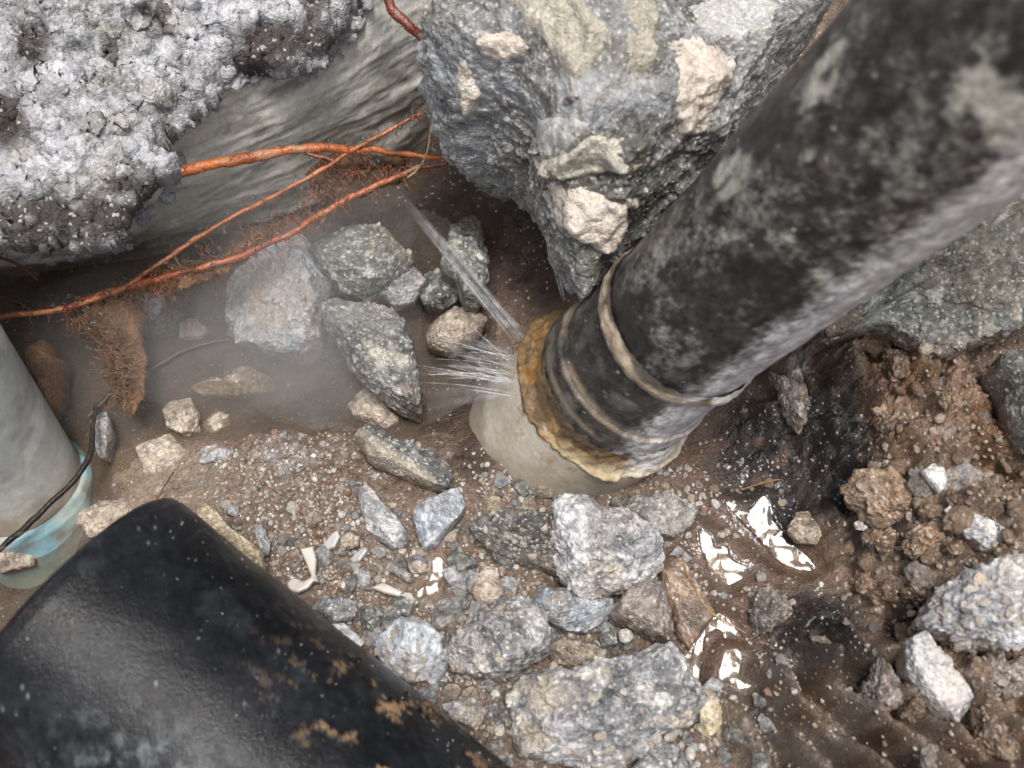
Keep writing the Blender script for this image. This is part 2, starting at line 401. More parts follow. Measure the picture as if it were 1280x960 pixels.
    black = blobs(px, py, [(1035,555,70,115),(1085,650,40,60),(950,565,65,85),(1015,790,60,55),(975,640,50,45),(1050,610,60,70),(1135,790,40,50)])
    black = black*smooth(-.45, .1, n2+.6*n1+.3)
    col = lerp(col, [.012,.012,.014], black*.96)
    silt = blobs(px, py, [(190,590,110,60),(150,640,70,40),(260,600,60,40),(130,560,50,50)])
    col = lerp(col, [.31,.235,.17], silt*smooth(-.35, .3, n1+.6*n2)*.8)
    cav_shade = blobs(px, py, [(600,260,110,110),(680,330,60,60),(565,490,50,70),(590,570,28,40)])  # shadow in the hollow and beside the coupling, put into the soil colour
    col = lerp(col, [.05,.03,.022], cav_shade*.9)
    col = lerp(col, [.42,.38,.33], np.clip(st*5, 0, 1)*(.35+.65*q2)*.85)
    col = lerp(col, [.40,.36,.31], np.clip(st2*5, 0, 1)*(q4 > .55)*(.2+.5*gravel)*(1-black)*(1-.85*cav_shade))
    col *= (.80*(1+.42*n3+.25*n2))[:, None]
    wet = np.clip(wetmud*.9*smooth(-.2, .25, n2+n1)+black*.95*smooth(-.1, .25, n3+.5*n2)+gravel*.55*smooth(.05, .3, n1+.4*n2)+fur*.35*smooth(.0, .3, n2)+.55*smooth(-.05, .3, n2+.6*n3)*(1-.7*clod), 0, 1)
    col *= (1-.32*wet)[:, None]
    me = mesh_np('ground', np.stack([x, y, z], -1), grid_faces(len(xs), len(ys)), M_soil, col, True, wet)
    o = link('ground', me); tag(o, kind='structure')
    return o, xs, ys, z.reshape(X.shape)
ground, GX, GY, GZ = build_ground()
def tz(x, y):
    i = np.clip(np.searchsorted(GX, x)-1, 0, len(GX)-2); j = np.clip(np.searchsorted(GY, y)-1, 0, len(GY)-2)
    return float(GZ[j:j+2, i:i+2].mean())
def on_ground(px, py, lift=0.0):
    z = 0.0
    for _ in range(12):
        p = at(px, py, z+lift); z = .5*z+.5*tz(p[0], p[1])
    return np.array([p[0], p[1], z])

# ---------------------------------------------------------------- rocks
PAL = {  # two matrix tones, aggregate tones, aggregate size (cells/cm), share, mud
 'grey':  ((.13,.135,.14), (.42,.42,.425), [(.64,.62,.57),(.54,.47,.39),(.24,.24,.25)], 2.6, .5, (.22,.17,.13), .25),
 'pale':  ((.30,.31,.325), (.60,.60,.61), [(.66,.63,.57),(.56,.49,.41),(.22,.22,.23)], 3.0, .42, (.25,.19,.14), .2),
 'dark':  ((.075,.08,.08), (.19,.195,.19), [(.42,.40,.36),(.30,.26,.22),(.55,.53,.49)], 3.2, .42, (.16,.13,.10), .25),
 'green': ((.095,.105,.095), (.21,.215,.19), [(.45,.43,.37),(.36,.30,.23),(.5,.49,.45)], 3.0, .40, (.2,.17,.12), .3),
 'blue':  ((.22,.245,.275), (.43,.465,.50), [(.52,.54,.56),(.42,.36,.31),(.5,.5,.5)], 2.4, .40, (.33,.26,.21), .3),
 'tan':   ((.30,.245,.19), (.45,.38,.30), [(.5,.44,.36),(.34,.28,.22)], 3.0, .15, (.22,.16,.11), .25),
 'yellow':((.42,.34,.21), (.55,.47,.33), [(.58,.52,.42),(.40,.31,.2)], 3.0, .2, (.24,.17,.11), .2),
 'white': ((.50,.48,.45), (.66,.64,.61), [(.7,.68,.65),(.5,.47,.43)], 3.0, .15, (.32,.26,.2), .15),
 'pink':  ((.50,.42,.36), (.60,.53,.48), [(.62,.56,.5),(.45,.38,.32)], 2.5, .2, (.3,.2,.14), .2),
 'clod':  ((.175,.115,.075), (.31,.215,.145), [(.36,.27,.19),(.2,.13,.085)], 3.0, .4, (.12,.08,.055), .2),
 'greyclod':((.20,.165,.14), (.33,.29,.26), [(.42,.38,.34),(.2,.15,.11)], 3.2, .4, (.15,.11,.08), .25),
 'incpink':((.54,.455,.375),(.68,.60,.52),[(.64,.59,.53),(.48,.41,.34)],2.2,.2,(.42,.35,.27),.2),
 'inctan':((.38,.345,.275),(.50,.465,.39),[(.52,.48,.40),(.33,.29,.23)],2.2,.2,(.27,.24,.18),.25),
 'incwhite':((.40,.40,.395),(.52,.51,.495),[(.66,.65,.62),(.48,.45,.40)],2.2,.2,(.5,.43,.35),.2),
 'boulder':((.085,.09,.085), (.26,.265,.265), [(.44,.43,.41),(.24,.24,.24),(.38,.35,.30)], 4.0, .40, (.13,.12,.09), .35),
}
def rock_surface(P, N, pal, seed, rough, agg=1.0, lumps=0.0):
    """displacement along the normal and colour for points of a rock"""
    a, b, aggs, sc_, frac, mud, mudk = PAL[pal]
    Q = P+seed*3.7
    n1 = fbm(Q, .55, 4, seed); n2 = fbm(Q, 2.6, 4, seed+3); n3 = fbm(Q, 7.5, 3, seed+5)
    rg = fbm(Q, 1.4, 4, seed+8, ridged=True)
    disp = rough*(n1*.30+(rg-.6)*.34+n2*.15+n3*.06)
    Qw = Q+np.stack([n2, n3, n1], -1)*.10
    F1, r1, r2 = voro(Qw, sc_, seed+11)
    k = (r1 < frac)*smooth(.52, .30, F1+.1*n3)
    disp += agg*.10*(r1 < frac)*np.clip(.5-F1, 0, .5)
    G1, s1, s2 = voro(Q, sc_*2.6, seed+13)
    k2 = (s1 < .45)*smooth(.5, .3, G1)
    disp += agg*.045*(s1 < .6)*np.clip(.5-G1, 0, .5)
    # broken terraces and crumbs
    Qc = Q+np.stack([n2, n1, n3], -1)*.22
    K1, t1, t2, K2 = voro(Qc, 1.15, seed+31, second=True)
    disp += rough*.20*(t1-.5)*smooth(0, .10, K2-K1)
    disp -= rough*.05*smooth(.09, 0, K2-K1)
    if lumps:
        for sc2, am in ((2.0, .30), (4.2, .17), (8.5, .07)):
            L1, u1, u2 = voro(Qc, sc2, seed+41)
            disp += lumps*am*(np.sqrt(np.clip(.55-L1*L1, 0, 1))-.5)*(.5+u1)
    # pits where a grain has dropped out
    disp -= agg*.05*((s1 > .93)*np.clip(.45-G1, 0, .5))*2
    col = lerp(a, b, np.clip(.5+n1*.75+n2*.55+.25*n3, 0, 1))
    ac = np.array(aggs)[np.minimum((r2*len(aggs)).astype(int), len(aggs)-1)]
    col = col*(1-(k*.85)[:, None])+ac*(k*.85)[:, None]
    ac2 = np.array(aggs)[np.minimum((s2*len(aggs)).astype(int), len(aggs)-1)]
    col = col*(1-(k2*.6)[:, None])+ac2*(k2*.6)[:, None]
    m = smooth(.05, .45, fbm(Q, .8, 4, seed+21))*mudk*2
    col = lerp(col, mud, np.clip(m, 0, .85))
    H1, v1, v2 = voro(Q, 11.0, seed+51); gr = .35 if pal.startswith('inc') else 1.0
    col = col*(1+gr*(.45*n3+.6*(v1-.5)))[:, None]
    col = lerp(col, [.62, .61, .58], (v2 > .86)*smooth(.5, .3, H1)*.65*gr)
    disp = disp+agg*.018*(v1-.4)
    return disp, col
RN = [100]
def star_rock(name, outline, label, cat='rock', pal='grey', up=None, dn=None, lift=.3, seed=None, level=6, rough=.5,
              facets=None, box=2.6, parent=None, zc=None, group=None, mat=None, agg=1.0, nf=5, extra=None, lumps=0.0, wetk=.8, mudlow=.85):
    """a broken stone: outline as seen from above (photo chart laid on its own height), own thickness and facets"""
    RN[0] += 7
    seed = seed or RN[0]
    rr = random.Random(seed)
    c = np.mean(np.array(outline, float), 0)
    if zc is None: zc = on_ground(c[0], c[1], lift)[2]+lift
    W = np.array([at(a, b, zc)[:2] for a, b in outline])
    ctr = np.append(W.mean(0), zc)
    R = W-ctr[:2]
    size = math.sqrt(abs(np.sum(R[:, 0]*np.roll(R[:, 1], -1)-R[:, 1]*np.roll(R[:, 0], -1)))/2)
    up = up if up is not None else size*.42
    dn = dn if dn is not None else size*.40
    D, Fc = ico(level)
    th = np.arctan2(D[:, 1], D[:, 0]); s = np.hypot(D[:, 0], D[:, 1]); z = D[:, 2]
    k = (s**box+np.abs(z)**box)**(-1/box); s2 = s*k; z2 = z*k
    # radius of the outline in each direction
    tab = np.linspace(-math.pi, math.pi, 721); rad = np.zeros(721)
    for i in range(len(R)):
        p = R[i]; q = R[(i+1) % len(R)]; e = q-p
        den = np.cos(tab)*e[1]-np.sin(tab)*e[0]
        with np.errstate(divide='ignore', invalid='ignore'):
            t = (p[0]*e[1]-p[1]*e[0])/den; u = (p[0]*np.sin(tab)-p[1]*np.cos(tab))/den
        ok = (t > 0) & (u >= -1e-6) & (u <= 1+1e-6) & np.isfinite(t)
        rad = np.where(ok & (t > rad), t, rad)
    rad = np.where(rad <= 0, np.interp(tab, tab[rad > 0], rad[rad > 0]), rad)
    rk = np.interp(th, tab, rad)
    P = np.stack([rk*s2*np.cos(th), rk*s2*np.sin(th), z2*np.where(z > 0, up, dn)], -1)
    if facets is None:
        facets = []
        for i in range(nf):
            az = rr.uniform(0, 360); ti = rr.uniform(18, 60); facets.append((az, ti, None, rr.uniform(.62, .88)))
    for fc in facets:
        a = math.radians(fc[0]); ti = math.radians(fc[1])
        n = np.array([math.sin(ti)*math.cos(a), math.sin(ti)*math.sin(a), math.cos(ti)])
        h = P@n
        if fc[2] is None: d = h.max()*fc[3]
        else:
            q = at(fc[2][0], fc[2][1], zc+fc[3])-ctr; d = n@q
        ex = np.maximum(0, h-d)
        lim = P[:, 2]+dn*.9
        if fc[1] > 45 and d > .1*size: P = P*np.where(h > d, d/np.maximum(h, 1e-6), 1)[:, None]
        else: P[:, 2] -= np.minimum(ex/max(n[2], .15), np.maximum(0, lim))
    nrm = P/np.maximum(1e-6, np.linalg.norm(P, axis=1)[:, None])*np.array([.7, .7, 1.3]); nrm /= np.linalg.norm(nrm, axis=1)[:, None]
    disp, col = rock_surface(P, nrm, pal, seed, rough*min(1.0, .25+size/2.6), agg*min(1, .5+size/3), lumps)
    P = P+nrm*disp[:, None]
    if extra is not None: col = extra(P+ctr, P, col)
    if mudlow:
        mm = smooth(.25, -.55, P[:, 2]/max(up, .1)+.9*fbm(P+seed, 1.3, 5, seed+71, .6))*mudlow
        col = lerp(col, [.19, .135, .095], mm)
    w = smooth(-.02, .30, fbm(P+seed, .75, 5, seed+61, .6))*wetk
    col = col*(1-.52*w)[:, None]
    me = mesh_np(name, P, Fc, mat or M_rock, col, True, .85*w)
    o = link(name, me, parent, ctr)
    if not parent: tag(o, label, cat, group)
    elif label: o['label'] = label
    return o
z5 = lambda *p: Z(440, 560, .4167, p)
z11 = lambda *p: Z(240, 520, .28125, p)
z10 = lambda *p: Z(200, 240, 1/3, p)
z4 = lambda *p: Z(860, 660, .328, p)
z3 = lambda *p: Z(860, 380, 1/3, p)
z2 = lambda *p: Z(480, 0, .4375, p)
z1 = lambda *p: Z(0, 0, .4375, p)
z7 = lambda *p: Z(0, 340, .3594, p)
# ---------------------------------------------------------------- pipes
def frame(ax):
    ax = np.array(ax, float); ax /= np.linalg.norm(ax)
    h = np.array([0, 0, 1.0]) if abs(ax[2]) < .9 else np.array([1.0, 0, 0])
    u = np.cross(h, ax); u /= np.linalg.norm(u); return ax, u, np.cross(ax, u)
def lathe(name, P0, axis, prof, mat, colfn=None, dispfn=None, parent=None, nu=220, ds=.045, caps=(True, True), bendfn=None):
    """a turned shell along an axis; profile = (distance along the axis, radius)"""
    ax, u, v = frame(axis)
    prof = np.array(prof, float)
    seg = np.r_[0, np.cumsum(np.hypot(np.diff(prof[:, 0]), np.diff(prof[:, 1])))]
    n = max(4, int(seg[-1]/ds)); t = np.unique(np.r_[np.linspace(0, seg[-1], n), seg])
    S = np.interp(t, seg, prof[:, 0]); R = np.interp(t, seg, prof[:, 1])
    an = np.linspace(0, 2*math.pi, nu, endpoint=False)
    AN, SS = np.meshgrid(an, S); _, RR = np.meshgrid(an, R)
    AN = AN.ravel(); SS = SS.ravel(); RR = RR.ravel()
    rad = np.cos(AN)[:, None]*u+np.sin(AN)[:, None]*v
    P = P0+SS[:, None]*ax+RR[:, None]*rad
    dd = dispfn(SS, AN, P) if dispfn else np.zeros(len(P))
    P = P+rad*dd[:, None]
    if bendfn is not None: P = P+bendfn(SS)[:, None]*0
    col = colfn(SS, AN, P, rad) if colfn else None
    Fc = grid_faces(nu, len(S), True)
    base = np.array(P0)
    me = mesh_np(name, P-base, Fc, mat, col)
    return link(name, me, parent, base)

PA = at_depth(850, 405, 21.1); PT = at_depth(1165, 125, 15.4)
PAX = (PT-PA)/np.linalg.norm(PT-PA); PB = PA-PAX*4.66
wp = empty('water_pipe', PB, 'thick grimy black pipe leaning up from a cracked whitish coupling', 'pipe')
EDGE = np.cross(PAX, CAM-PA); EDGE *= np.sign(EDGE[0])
def ang_of(rad, dirv):
    d = np.array(dirv, float); d -= PAX*(d@PAX); d /= np.linalg.norm(d); return rad@d     # cosine to a side
def pvc_col(S, A, P, rad):
    n = fbm(P, .9, 4, 201); n2 = fbm(P, 4, 4, 203)
    c = lerp([.44, .385, .305], [.58, .53, .45], np.clip(.5+n+.4*n2, 0, 1))
    st = smooth(.06, .2, fbm(P*np.array([1, 1, .5]), 1.2, 6, 207, .7)+.25*n2)*smooth(-.1, 1.5, S)
    c = lerp(c, [.30, .175, .07], st*.7)
    c = c*(1+.12*fbm(P, 12, 2, 209))[:, None]; low = smooth(-.35, -.9, S+.35*n+.15*n2)
    return lerp(c, [.27, .22, .18], low*.7)
cpl = lathe('coupling', PB, PAX, [(-2.2,2.0),(1.3,2.0),(1.5,1.99),(1.55,1.95),(1.57,1.7)], M_pvc, pvc_col, lambda S, A, P: fbm(P, .8, 3, 211)*.02, wp)
def rust_col(S, A, P, rad):
    n = fbm(P, 1.4, 4, 221); n2 = fbm(P, 5, 4, 223)
    n4 = fbm(P, 9, 4, 225, .7); c = lerp([.17, .085, .022], [.42, .31, .16], np.clip(.5+n*.9+1.0*n2+.6*n4, 0, 1))
    c = lerp(c, [.07, .04, .018], smooth(-.15, .15, n2+.7*n+.3*n4)*.85)
    c = lerp(c, [.05, .035, .025], smooth(1.8, 2.15, S+.3*n)*.8)
    side = smooth(.60, .9, ang_of(rad, EDGE)+.22*n)  # white wet highlight painted on the side seen edge-on
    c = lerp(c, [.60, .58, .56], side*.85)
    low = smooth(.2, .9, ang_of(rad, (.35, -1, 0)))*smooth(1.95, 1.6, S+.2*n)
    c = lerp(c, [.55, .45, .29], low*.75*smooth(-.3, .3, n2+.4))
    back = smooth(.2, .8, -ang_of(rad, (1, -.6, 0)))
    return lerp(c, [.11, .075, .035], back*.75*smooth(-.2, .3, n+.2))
def edge_rag(S, A, P): return (fbm(P, 1.6, 4, 231)*.15+fbm(P, 6, 4, 233)*.07)
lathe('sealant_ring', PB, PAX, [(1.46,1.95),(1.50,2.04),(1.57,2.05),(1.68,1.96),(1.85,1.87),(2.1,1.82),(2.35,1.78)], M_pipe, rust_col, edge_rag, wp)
def grime_col(S, A, P, rad):
    Q = P.copy()
    L_ = np.stack([S*.8, A*2.0, 0*S], -1); L_ = np.stack([S*.7, np.cos(A)*1.7, np.sin(A)*1.7], -1)
    n = fbm(L_, 1.0, 7, 241, .76); n2 = fbm(L_, 4.2, 5, 243, .85); n3 = fbm(P, 9, 3, 245, .8)
    c = lerp([.012, .011, .011], [.060, .053, .048], np.clip(.5+n2*1.3, 0, 1))
    pale = smooth(-.10, .42, n+.70*n2)*smooth(4.6, 7.0, S+2.0*n)*smooth(-1.0, -.2, ang_of(rad, (.62, -.78, 0))*-1+.3*n+.15)
    c = lerp(c, [.235, .23, .21], pale*(.55+.35*smooth(-.2, .3, n3)))
    pale2 = smooth(.22, .5, fbm(L_, 1.1, 5, 247, .6)+.2*n2)*smooth(5, 8, S)
    c = lerp(c, [.42, .41, .355], pale2*.8)
    c = lerp(c, [.016, .014, .014], smooth(-.05, .25, fbm(L_, .55, 5, 249, .65))*.85)
    V1, w1, w2 = voro(P, 6.0, 248); c = lerp(c, [.40, .385, .34], (w1 > .8)*smooth(.12+.2*w2, .05, V1)*.75)
    V3, w3, w4 = voro(P, 3.2, 250); c = lerp(c, [.015, .014, .013], (w3 > .8)*smooth(.10+.25*w4, .03, V3)*.8)
    crust = smooth(.52, .80, ang_of(rad, EDGE)+.12*n2+.06*n3)  # pale crust, with the rim's grazing reflection painted into it
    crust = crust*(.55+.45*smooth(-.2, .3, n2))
    c = lerp(c, [.68, .66, .67], crust*.92)  # pale crust together with the painted rim reflection
    return c*(1+.5*n3)[:, None]
def grime_disp(S, A, P):
    return fbm(P, 1.0, 4, 251)*.035+fbm(P, 5, 4, 253)*.018-.10*np.clip(fbm(P, 2.2, 2, 257)-.5, 0, 1)
def nip_col(S, A, P, rad):
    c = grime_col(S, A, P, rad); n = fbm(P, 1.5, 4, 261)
    line = np.exp(-((S-3.05-.10*n)/.11)**2)+.8*np.exp(-((S-2.5-.1*n)/.08)**2)
    c = lerp(c, [.25, .20, .14], np.clip(line, 0, 1)*smooth(-.5, .2, n)*.8)
    return lerp(c, [.16, .15, .13], smooth(.1, .5, fbm(P, 2.5, 4, 263))*.5)
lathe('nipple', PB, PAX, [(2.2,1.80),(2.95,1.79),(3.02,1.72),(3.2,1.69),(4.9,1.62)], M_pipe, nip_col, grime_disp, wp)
def ring_col(S, A, P, rad):
    n = fbm(P, 2.0, 4, 271); c = lerp([.22, .165, .11], [.42, .35, .26], np.clip(.5+n, 0, 1))
    c = lerp(c, [.03, .027, .025], np.maximum(smooth(.0, .25, fbm(P, 1.3, 5, 273, .65)), np.maximum(smooth(.13, .22, np.abs(S-4.68+.25*fbm(P, 1.1, 4, 277))), 0))*.88)
    side = smooth(.45, .9, ang_of(rad, EDGE))*smooth(-.5, .1, n)  # whitish crust and painted sheen on the side seen edge-on
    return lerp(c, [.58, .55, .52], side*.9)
lathe('crust_ring', PB, PAX, [(4.40,1.60),(4.50,1.68),(4.64,1.725),(4.8,1.72),(4.95,1.66)], M_pipe, ring_col, lambda S, A, P: fbm(P, 1.5, 5, 275, .65)*.09, wp)
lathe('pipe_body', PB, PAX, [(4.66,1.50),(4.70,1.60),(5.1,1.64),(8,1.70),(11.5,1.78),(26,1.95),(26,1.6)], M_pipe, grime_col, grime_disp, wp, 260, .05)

# the cut black pipe lying in front
E0 = at(84, 768, 3.3); E1 = at(552, 1150, 1.7); BAX = (E1-E0)/np.linalg.norm(E1-E0)
bp = empty('plastic_pipe', E0, 'fat wet black plastic pipe lying in front, its cut end toward the muddy pool', 'pipe')
def mud_mask(S, P, rad):
    n2 = fbm(P, 4, 4, 303)
    return np.clip(1.3*np.exp(-(((S-5.9)/1.7)**2)-((rad@np.array([.55, .5, .67])-.98)/.10)**2)*smooth(0.20, .30, fbm(P*np.array([.8, 1.5, 1]), 1.9, 6, 313, .75)+.25*n2), 0, 1)
def black_col(S, A, P, rad):
    n = fbm(P, .8, 4, 301); n2 = fbm(P, 4, 4, 303); n3 = fbm(P, 10, 2, 305)
    c = lerp([.004, .0045, .0055], [.011, .012, .0145], np.clip(.5+n+n2*.4, 0, 1))
    F1, r1, r2 = voro(P, 5.5, 307)
    F2, r3, r4 = voro(P, 7.5, 309); c = lerp(c, [.34, .37, .37], (r3 > .84)*smooth(.03+.14*r4*r4, .0, F2)*.85)
    F4, r5, r6 = voro(P, 15.0, 310); c = lerp(c, [.26, .28, .28], (r5 > .90)*smooth(.35*r6, .0, F4)*.8*smooth(-.2, .3, n))
    c = c*(1+.6*n3)[:, None]
    sc_ = smooth(.1, .4, fbm(P*np.array([1.3, .6, 1]), 1.6, 7, 311, .75))
    c = lerp(c, [.05, .06, .066], sc_*.3*(.6+.8*n2))
    top = rad[:, 2]
    sheen_band = np.exp(-((rad@np.array([-.45, -.25, .86])-.93)/.10)**2)*smooth(1.0, 3.5, S)*smooth(-.15, .3, n2+.4*n)  # grey band painted for the sky's sheen along the pipe
    c = lerp(c, [.13, .15, .155], sheen_band*(.15+.75*smooth(-.12, .22, fbm(P, 5, 6, 315, .85))))
    mud = mud_mask(S, P, rad)
    return lerp(c, lerp([.12, .07, .035], [.27, .18, .10], np.clip(.5+n2+n3*.6, 0, 1)), mud*.92)
def black_disp(S, A, P):
    F1, r1, r2 = voro(P, 5.5, 307)
    ax_, u_, v_ = frame(BAX); rad = np.cos(A)[:, None]*u_+np.sin(A)[:, None]*v_
    return fbm(P, .5, 3, 321)*.05+fbm(P, 2, 3, 323)*.010+mud_mask(S, P, rad)*(.05+.05*fbm(P, 3, 4, 325))+(r1 > .93)*np.clip(.2-F1, 0, 1)*.10
RB = 2.72
lathe('pipe_wall', E0, BAX, [(.25,RB-.55),(.02,RB-.45),(0,RB-.16),(.10,RB-.04),(.3,RB),(16,RB)], M_black, black_col, black_disp, bp, 320, .05)
def inner_col(S, A, P, rad): return lerp([.012, .012, .013], [.03, .028, .026], np.clip(.5+fbm(P, 2, 4, 331), 0, 1))
lathe('bore', E0, BAX, [(.22,RB-.54),(16,RB-.56)], M_black, inner_col, None, bp, 120, .12)

def beads(parent, P0, ax, R, s0, s1, n, r0, seed, mat):
    a_, u, v = frame(ax); r_ = random.Random(seed); D, Fc = ico(2); VV = []; FF = []
    for i in range(n):
        A_ = r_.uniform(0, 6.283); rad = math.cos(A_)*u+math.sin(A_)*v
        if rad[2] < .1: continue
        VV.append(D*r0*r_.lognormvariate(0, .45)*np.array([1, 1, .7])+P0+a_*r_.uniform(s0, s1)+rad*(R+.01)); FF.append(Fc+42*(len(VV)-1))
    base = np.array(parent.location)
    o = link('grit', mesh_np('grit', np.vstack(VV)-base, np.vstack(FF), mat, np.tile([.22, .23, .23], (42*len(VV), 1)), True, .6), parent, base); o['kind'] = 'stuff'
beads(bp, E0, BAX, RB, .3, 12, 1500, .008, 335, M_rock)
# the grey pipe at the left edge
G0 = at(22, 604, -.9); G1 = at(-152, 352, 5.0); GAX = (G1-G0)/np.linalg.norm(G1-G0)
gp = empty('grey_pipe', G0, 'slim grey upright pipe at the left edge standing in a pale blue sleeve', 'pipe')
def grey_col(S, A, P, rad):
    n = fbm(P, .7, 4, 341); n2 = fbm(P*np.array([1, 1, 2.2]), 1.6, 4, 343)
    c = lerp([.20, .207, .205], [.36, .375, .37], np.clip(.5+n, 0, 1))
    c = lerp(c, [.16, .165, .165], smooth(.0, .4, n2)*.6)
    c = lerp(c, [.46, .44, .38], smooth(2.6, .9, S+.8*n)*smooth(-.2, .3, n2+.4*fbm(P, 5, 4, 345, .7))*.85); c = lerp(c, [.50, .52, .50], smooth(.1, .35, fbm(P*np.array([.6, .6, 1.6]), 1.0, 5, 347, .65))*.45)
    return lerp(c, [.26, .19, .12], smooth(.9, 0, S+.5*n2)*.7)
lathe('pipe_body', G0, GAX, [(-1.4,1.42),(14,1.46),(14,1.2)], M_pvc, grey_col, None, gp, 120, .07)
def sleeve_col(S, A, P, rad):
    n = fbm(P, 1.4, 4, 351)
    c = lerp([.17, .33, .38], [.29, .44, .47], np.clip(.5+n, 0, 1))
    c = lerp(c, [.40, .42, .33], smooth(.0, .4, n)*.6)
    return lerp(c, [.22, .16, .11], smooth(-.05, .3, fbm(P, 1.0, 5, 353, .65))*.85)
lathe('blue_sleeve', G0, GAX, [(-2.2,1.66),(-.25,1.62),(-.1,1.54),(-.06,1.44)], M_pvc, sleeve_col, lambda S, A, P: fbm(P, 1, 3, 355)*.05, gp, 120, .07)

# ---------------------------------------------------------------- concrete wall (upper left)
wall = empty('concrete_wall', at(250, 250, -1.2), 'crumbling grey concrete wall at upper left with a smooth face under a rough broken crust', 'wall')
bot = [(-260,420),(-100,365),(60,338),(180,318),(300,284),(440,228),(545,168),(640,110),(780,40)]
top = [(-300,250),(-140,215),(60,160),(160,120),(300,50),(420,-20),(520,-80),(640,-140),(780,-230)]
nb, nv_ = 420, 130
Bc = spline([at(a, b, -1.9) for a, b in bot], nb); Tc = spline([at(a, b, 4.2) for a, b in top], nb)
V_, U_ = np.meshgrid(np.linspace(0, 1, nv_), np.linspace(0, 1, nb), indexing='ij')
V_ = V_.ravel(); idx = np.tile(np.arange(nb), nv_)
P = Bc[idx]*(1-V_)[:, None]+Tc[idx]*V_[:, None]
Lc = np.stack([P[:, 0]*.45+P[:, 1]*.25, P[:, 2]*1.0, P[:, 1]*.3], -1)
bn = fbm(Lc, .55, 4, 361); strat = fbm(np.stack([P[:, 0]*.28, P[:, 2]*1.5+P[:, 0]*.12, P[:, 1]*.2], -1), 1.0, 5, 363, .55); fn = fbm(P, 4, 4, 365)
push = .45*np.sin(V_*math.pi)+bn*.26+strat*.12+fn*.03+.05*fbm(P, 1.6, 4, 369)
P = P+np.array([.15, -.95, .25])*push[:, None]
c = lerp([.48, .47, .425], [.63, .62, .565], np.clip(.5+strat*1.0+bn*.6, 0, 1))
c = lerp(c, [.17, .155, .13], smooth(.05, .4, fbm(Lc, 1.6, 5, 367, .6))*.65)
c = lerp(c, [.24, .20, .15], smooth(1.2, -.6, P[:, 2]+.8*bn)*.35)
c = c*(1+.18*fn)[:, None]
b0 = np.array(wall.location)
link('smooth_face', mesh_np('smooth_face', P-b0, grid_faces(nb, nv_), M_cement, c), wall, b0)

def slab(name, poly, zb, topfn, thick, step, mat, colfn, parent=None, rag=.25, seed=1, edge=.8, clipbox=None, botmul=1.0, relief=0.0):
    """a lump with a ragged outline: height field above, its own underside, closed at the rim"""
    W = np.array([at(a, b, zb)[:2] for a, b in poly])
    lo = W.min(0)-.3; hi = W.max(0)+.3
    xs = np.arange(lo[0], hi[0], step); ys = np.arange(lo[1], hi[1], step)
    X, Y = np.meshgrid(xs, ys); x = X.ravel(); y = Y.ravel()
    Q = np.stack([x, y, np.full(len(x), zb)], -1)
    d = poly_sdf(x, y, W)+rag*(fbm(Q, 1.2, 4, seed)*1.0+fbm(Q, 4, 3, seed+4)*.4)
    dn_ = np.clip(d/edge, 0, 1); rise = np.sqrt(dn_*(2-dn_)) if not relief else dn_**.62*(1.62-.62*dn_)
    t, extra = topfn(x, y, Q, d)
    zt = zb-thick*.4+(t+thick*.4)*rise
    zu = zb-thick*.4-thick*.6*rise*botmul
    keep = d > 0
    Fc = grid_faces(len(xs), len(ys)); Fc = Fc[keep[Fc].all(1)]
    used = np.unique(Fc); mp = -np.ones(len(x), int); mp[used] = np.arange(len(used)); Fc = mp[Fc]
    T = np.stack([x[used], y[used], zt[used]], -1); Bv = np.stack([x[used], y[used], np.minimum(zu, zt-.02)[used]], -1)
    n = len(used)
    if relief:
        Zg = zt.reshape(X.shape); gy, gx = np.gradient(Zg, step); Nn = np.stack([-gx.ravel(), -gy.ravel(), np.ones(len(x))], -1)[used]
        Nn /= np.linalg.norm(Nn, axis=1)[:, None]
        w = np.stack([fbm(T, 2, 3, seed+61), fbm(T, 2, 3, seed+63), fbm(T, 2, 3, seed+65)], -1)*.3
        dsp = fbm(T, 1.3, 6, seed+67, .68)*.34+(fbm(T, 1.1, 5, seed+69, .6, ridged=True)-.6)*.3
        for sc2, am in ((2.6, .13), (5.2, .12), (9.0, .05)):
            L1, u1, u2 = voro(T+w, sc2, seed+70); dsp = dsp+am*(np.sqrt(np.clip(.6-L1*L1, 0, 1))-.5)*(.4+u1)
        rimk = np.clip(d[used]/.12, 0, 1)
        T = T+Nn*(dsp*relief*rimk)[:, None]
    e = np.concatenate([Fc[:, [i, (i+1) % 4]] for i in range(4)]); key = {}
    for a_, b_ in e.tolist():
        if (b_, a_) in key: key.pop((b_, a_))
        else: key[(a_, b_)] = 1
    rim = np.array([(b_, a_, a_+n, b_+n) for a_, b_ in key]) if key else np.zeros((0, 4), int)
    allF = np.vstack([Fc, Fc[:, ::-1]+n, rim])
    col = colfn(x[used], y[used], zt[used], d[used], None if extra is None else extra[used])
    ctr = np.append(W.mean(0), zb)
    me = mesh_np(name, np.vstack([T, Bv])-ctr, allF, mat, np.vstack([col, col]))
    return link(name, me, parent, ctr)
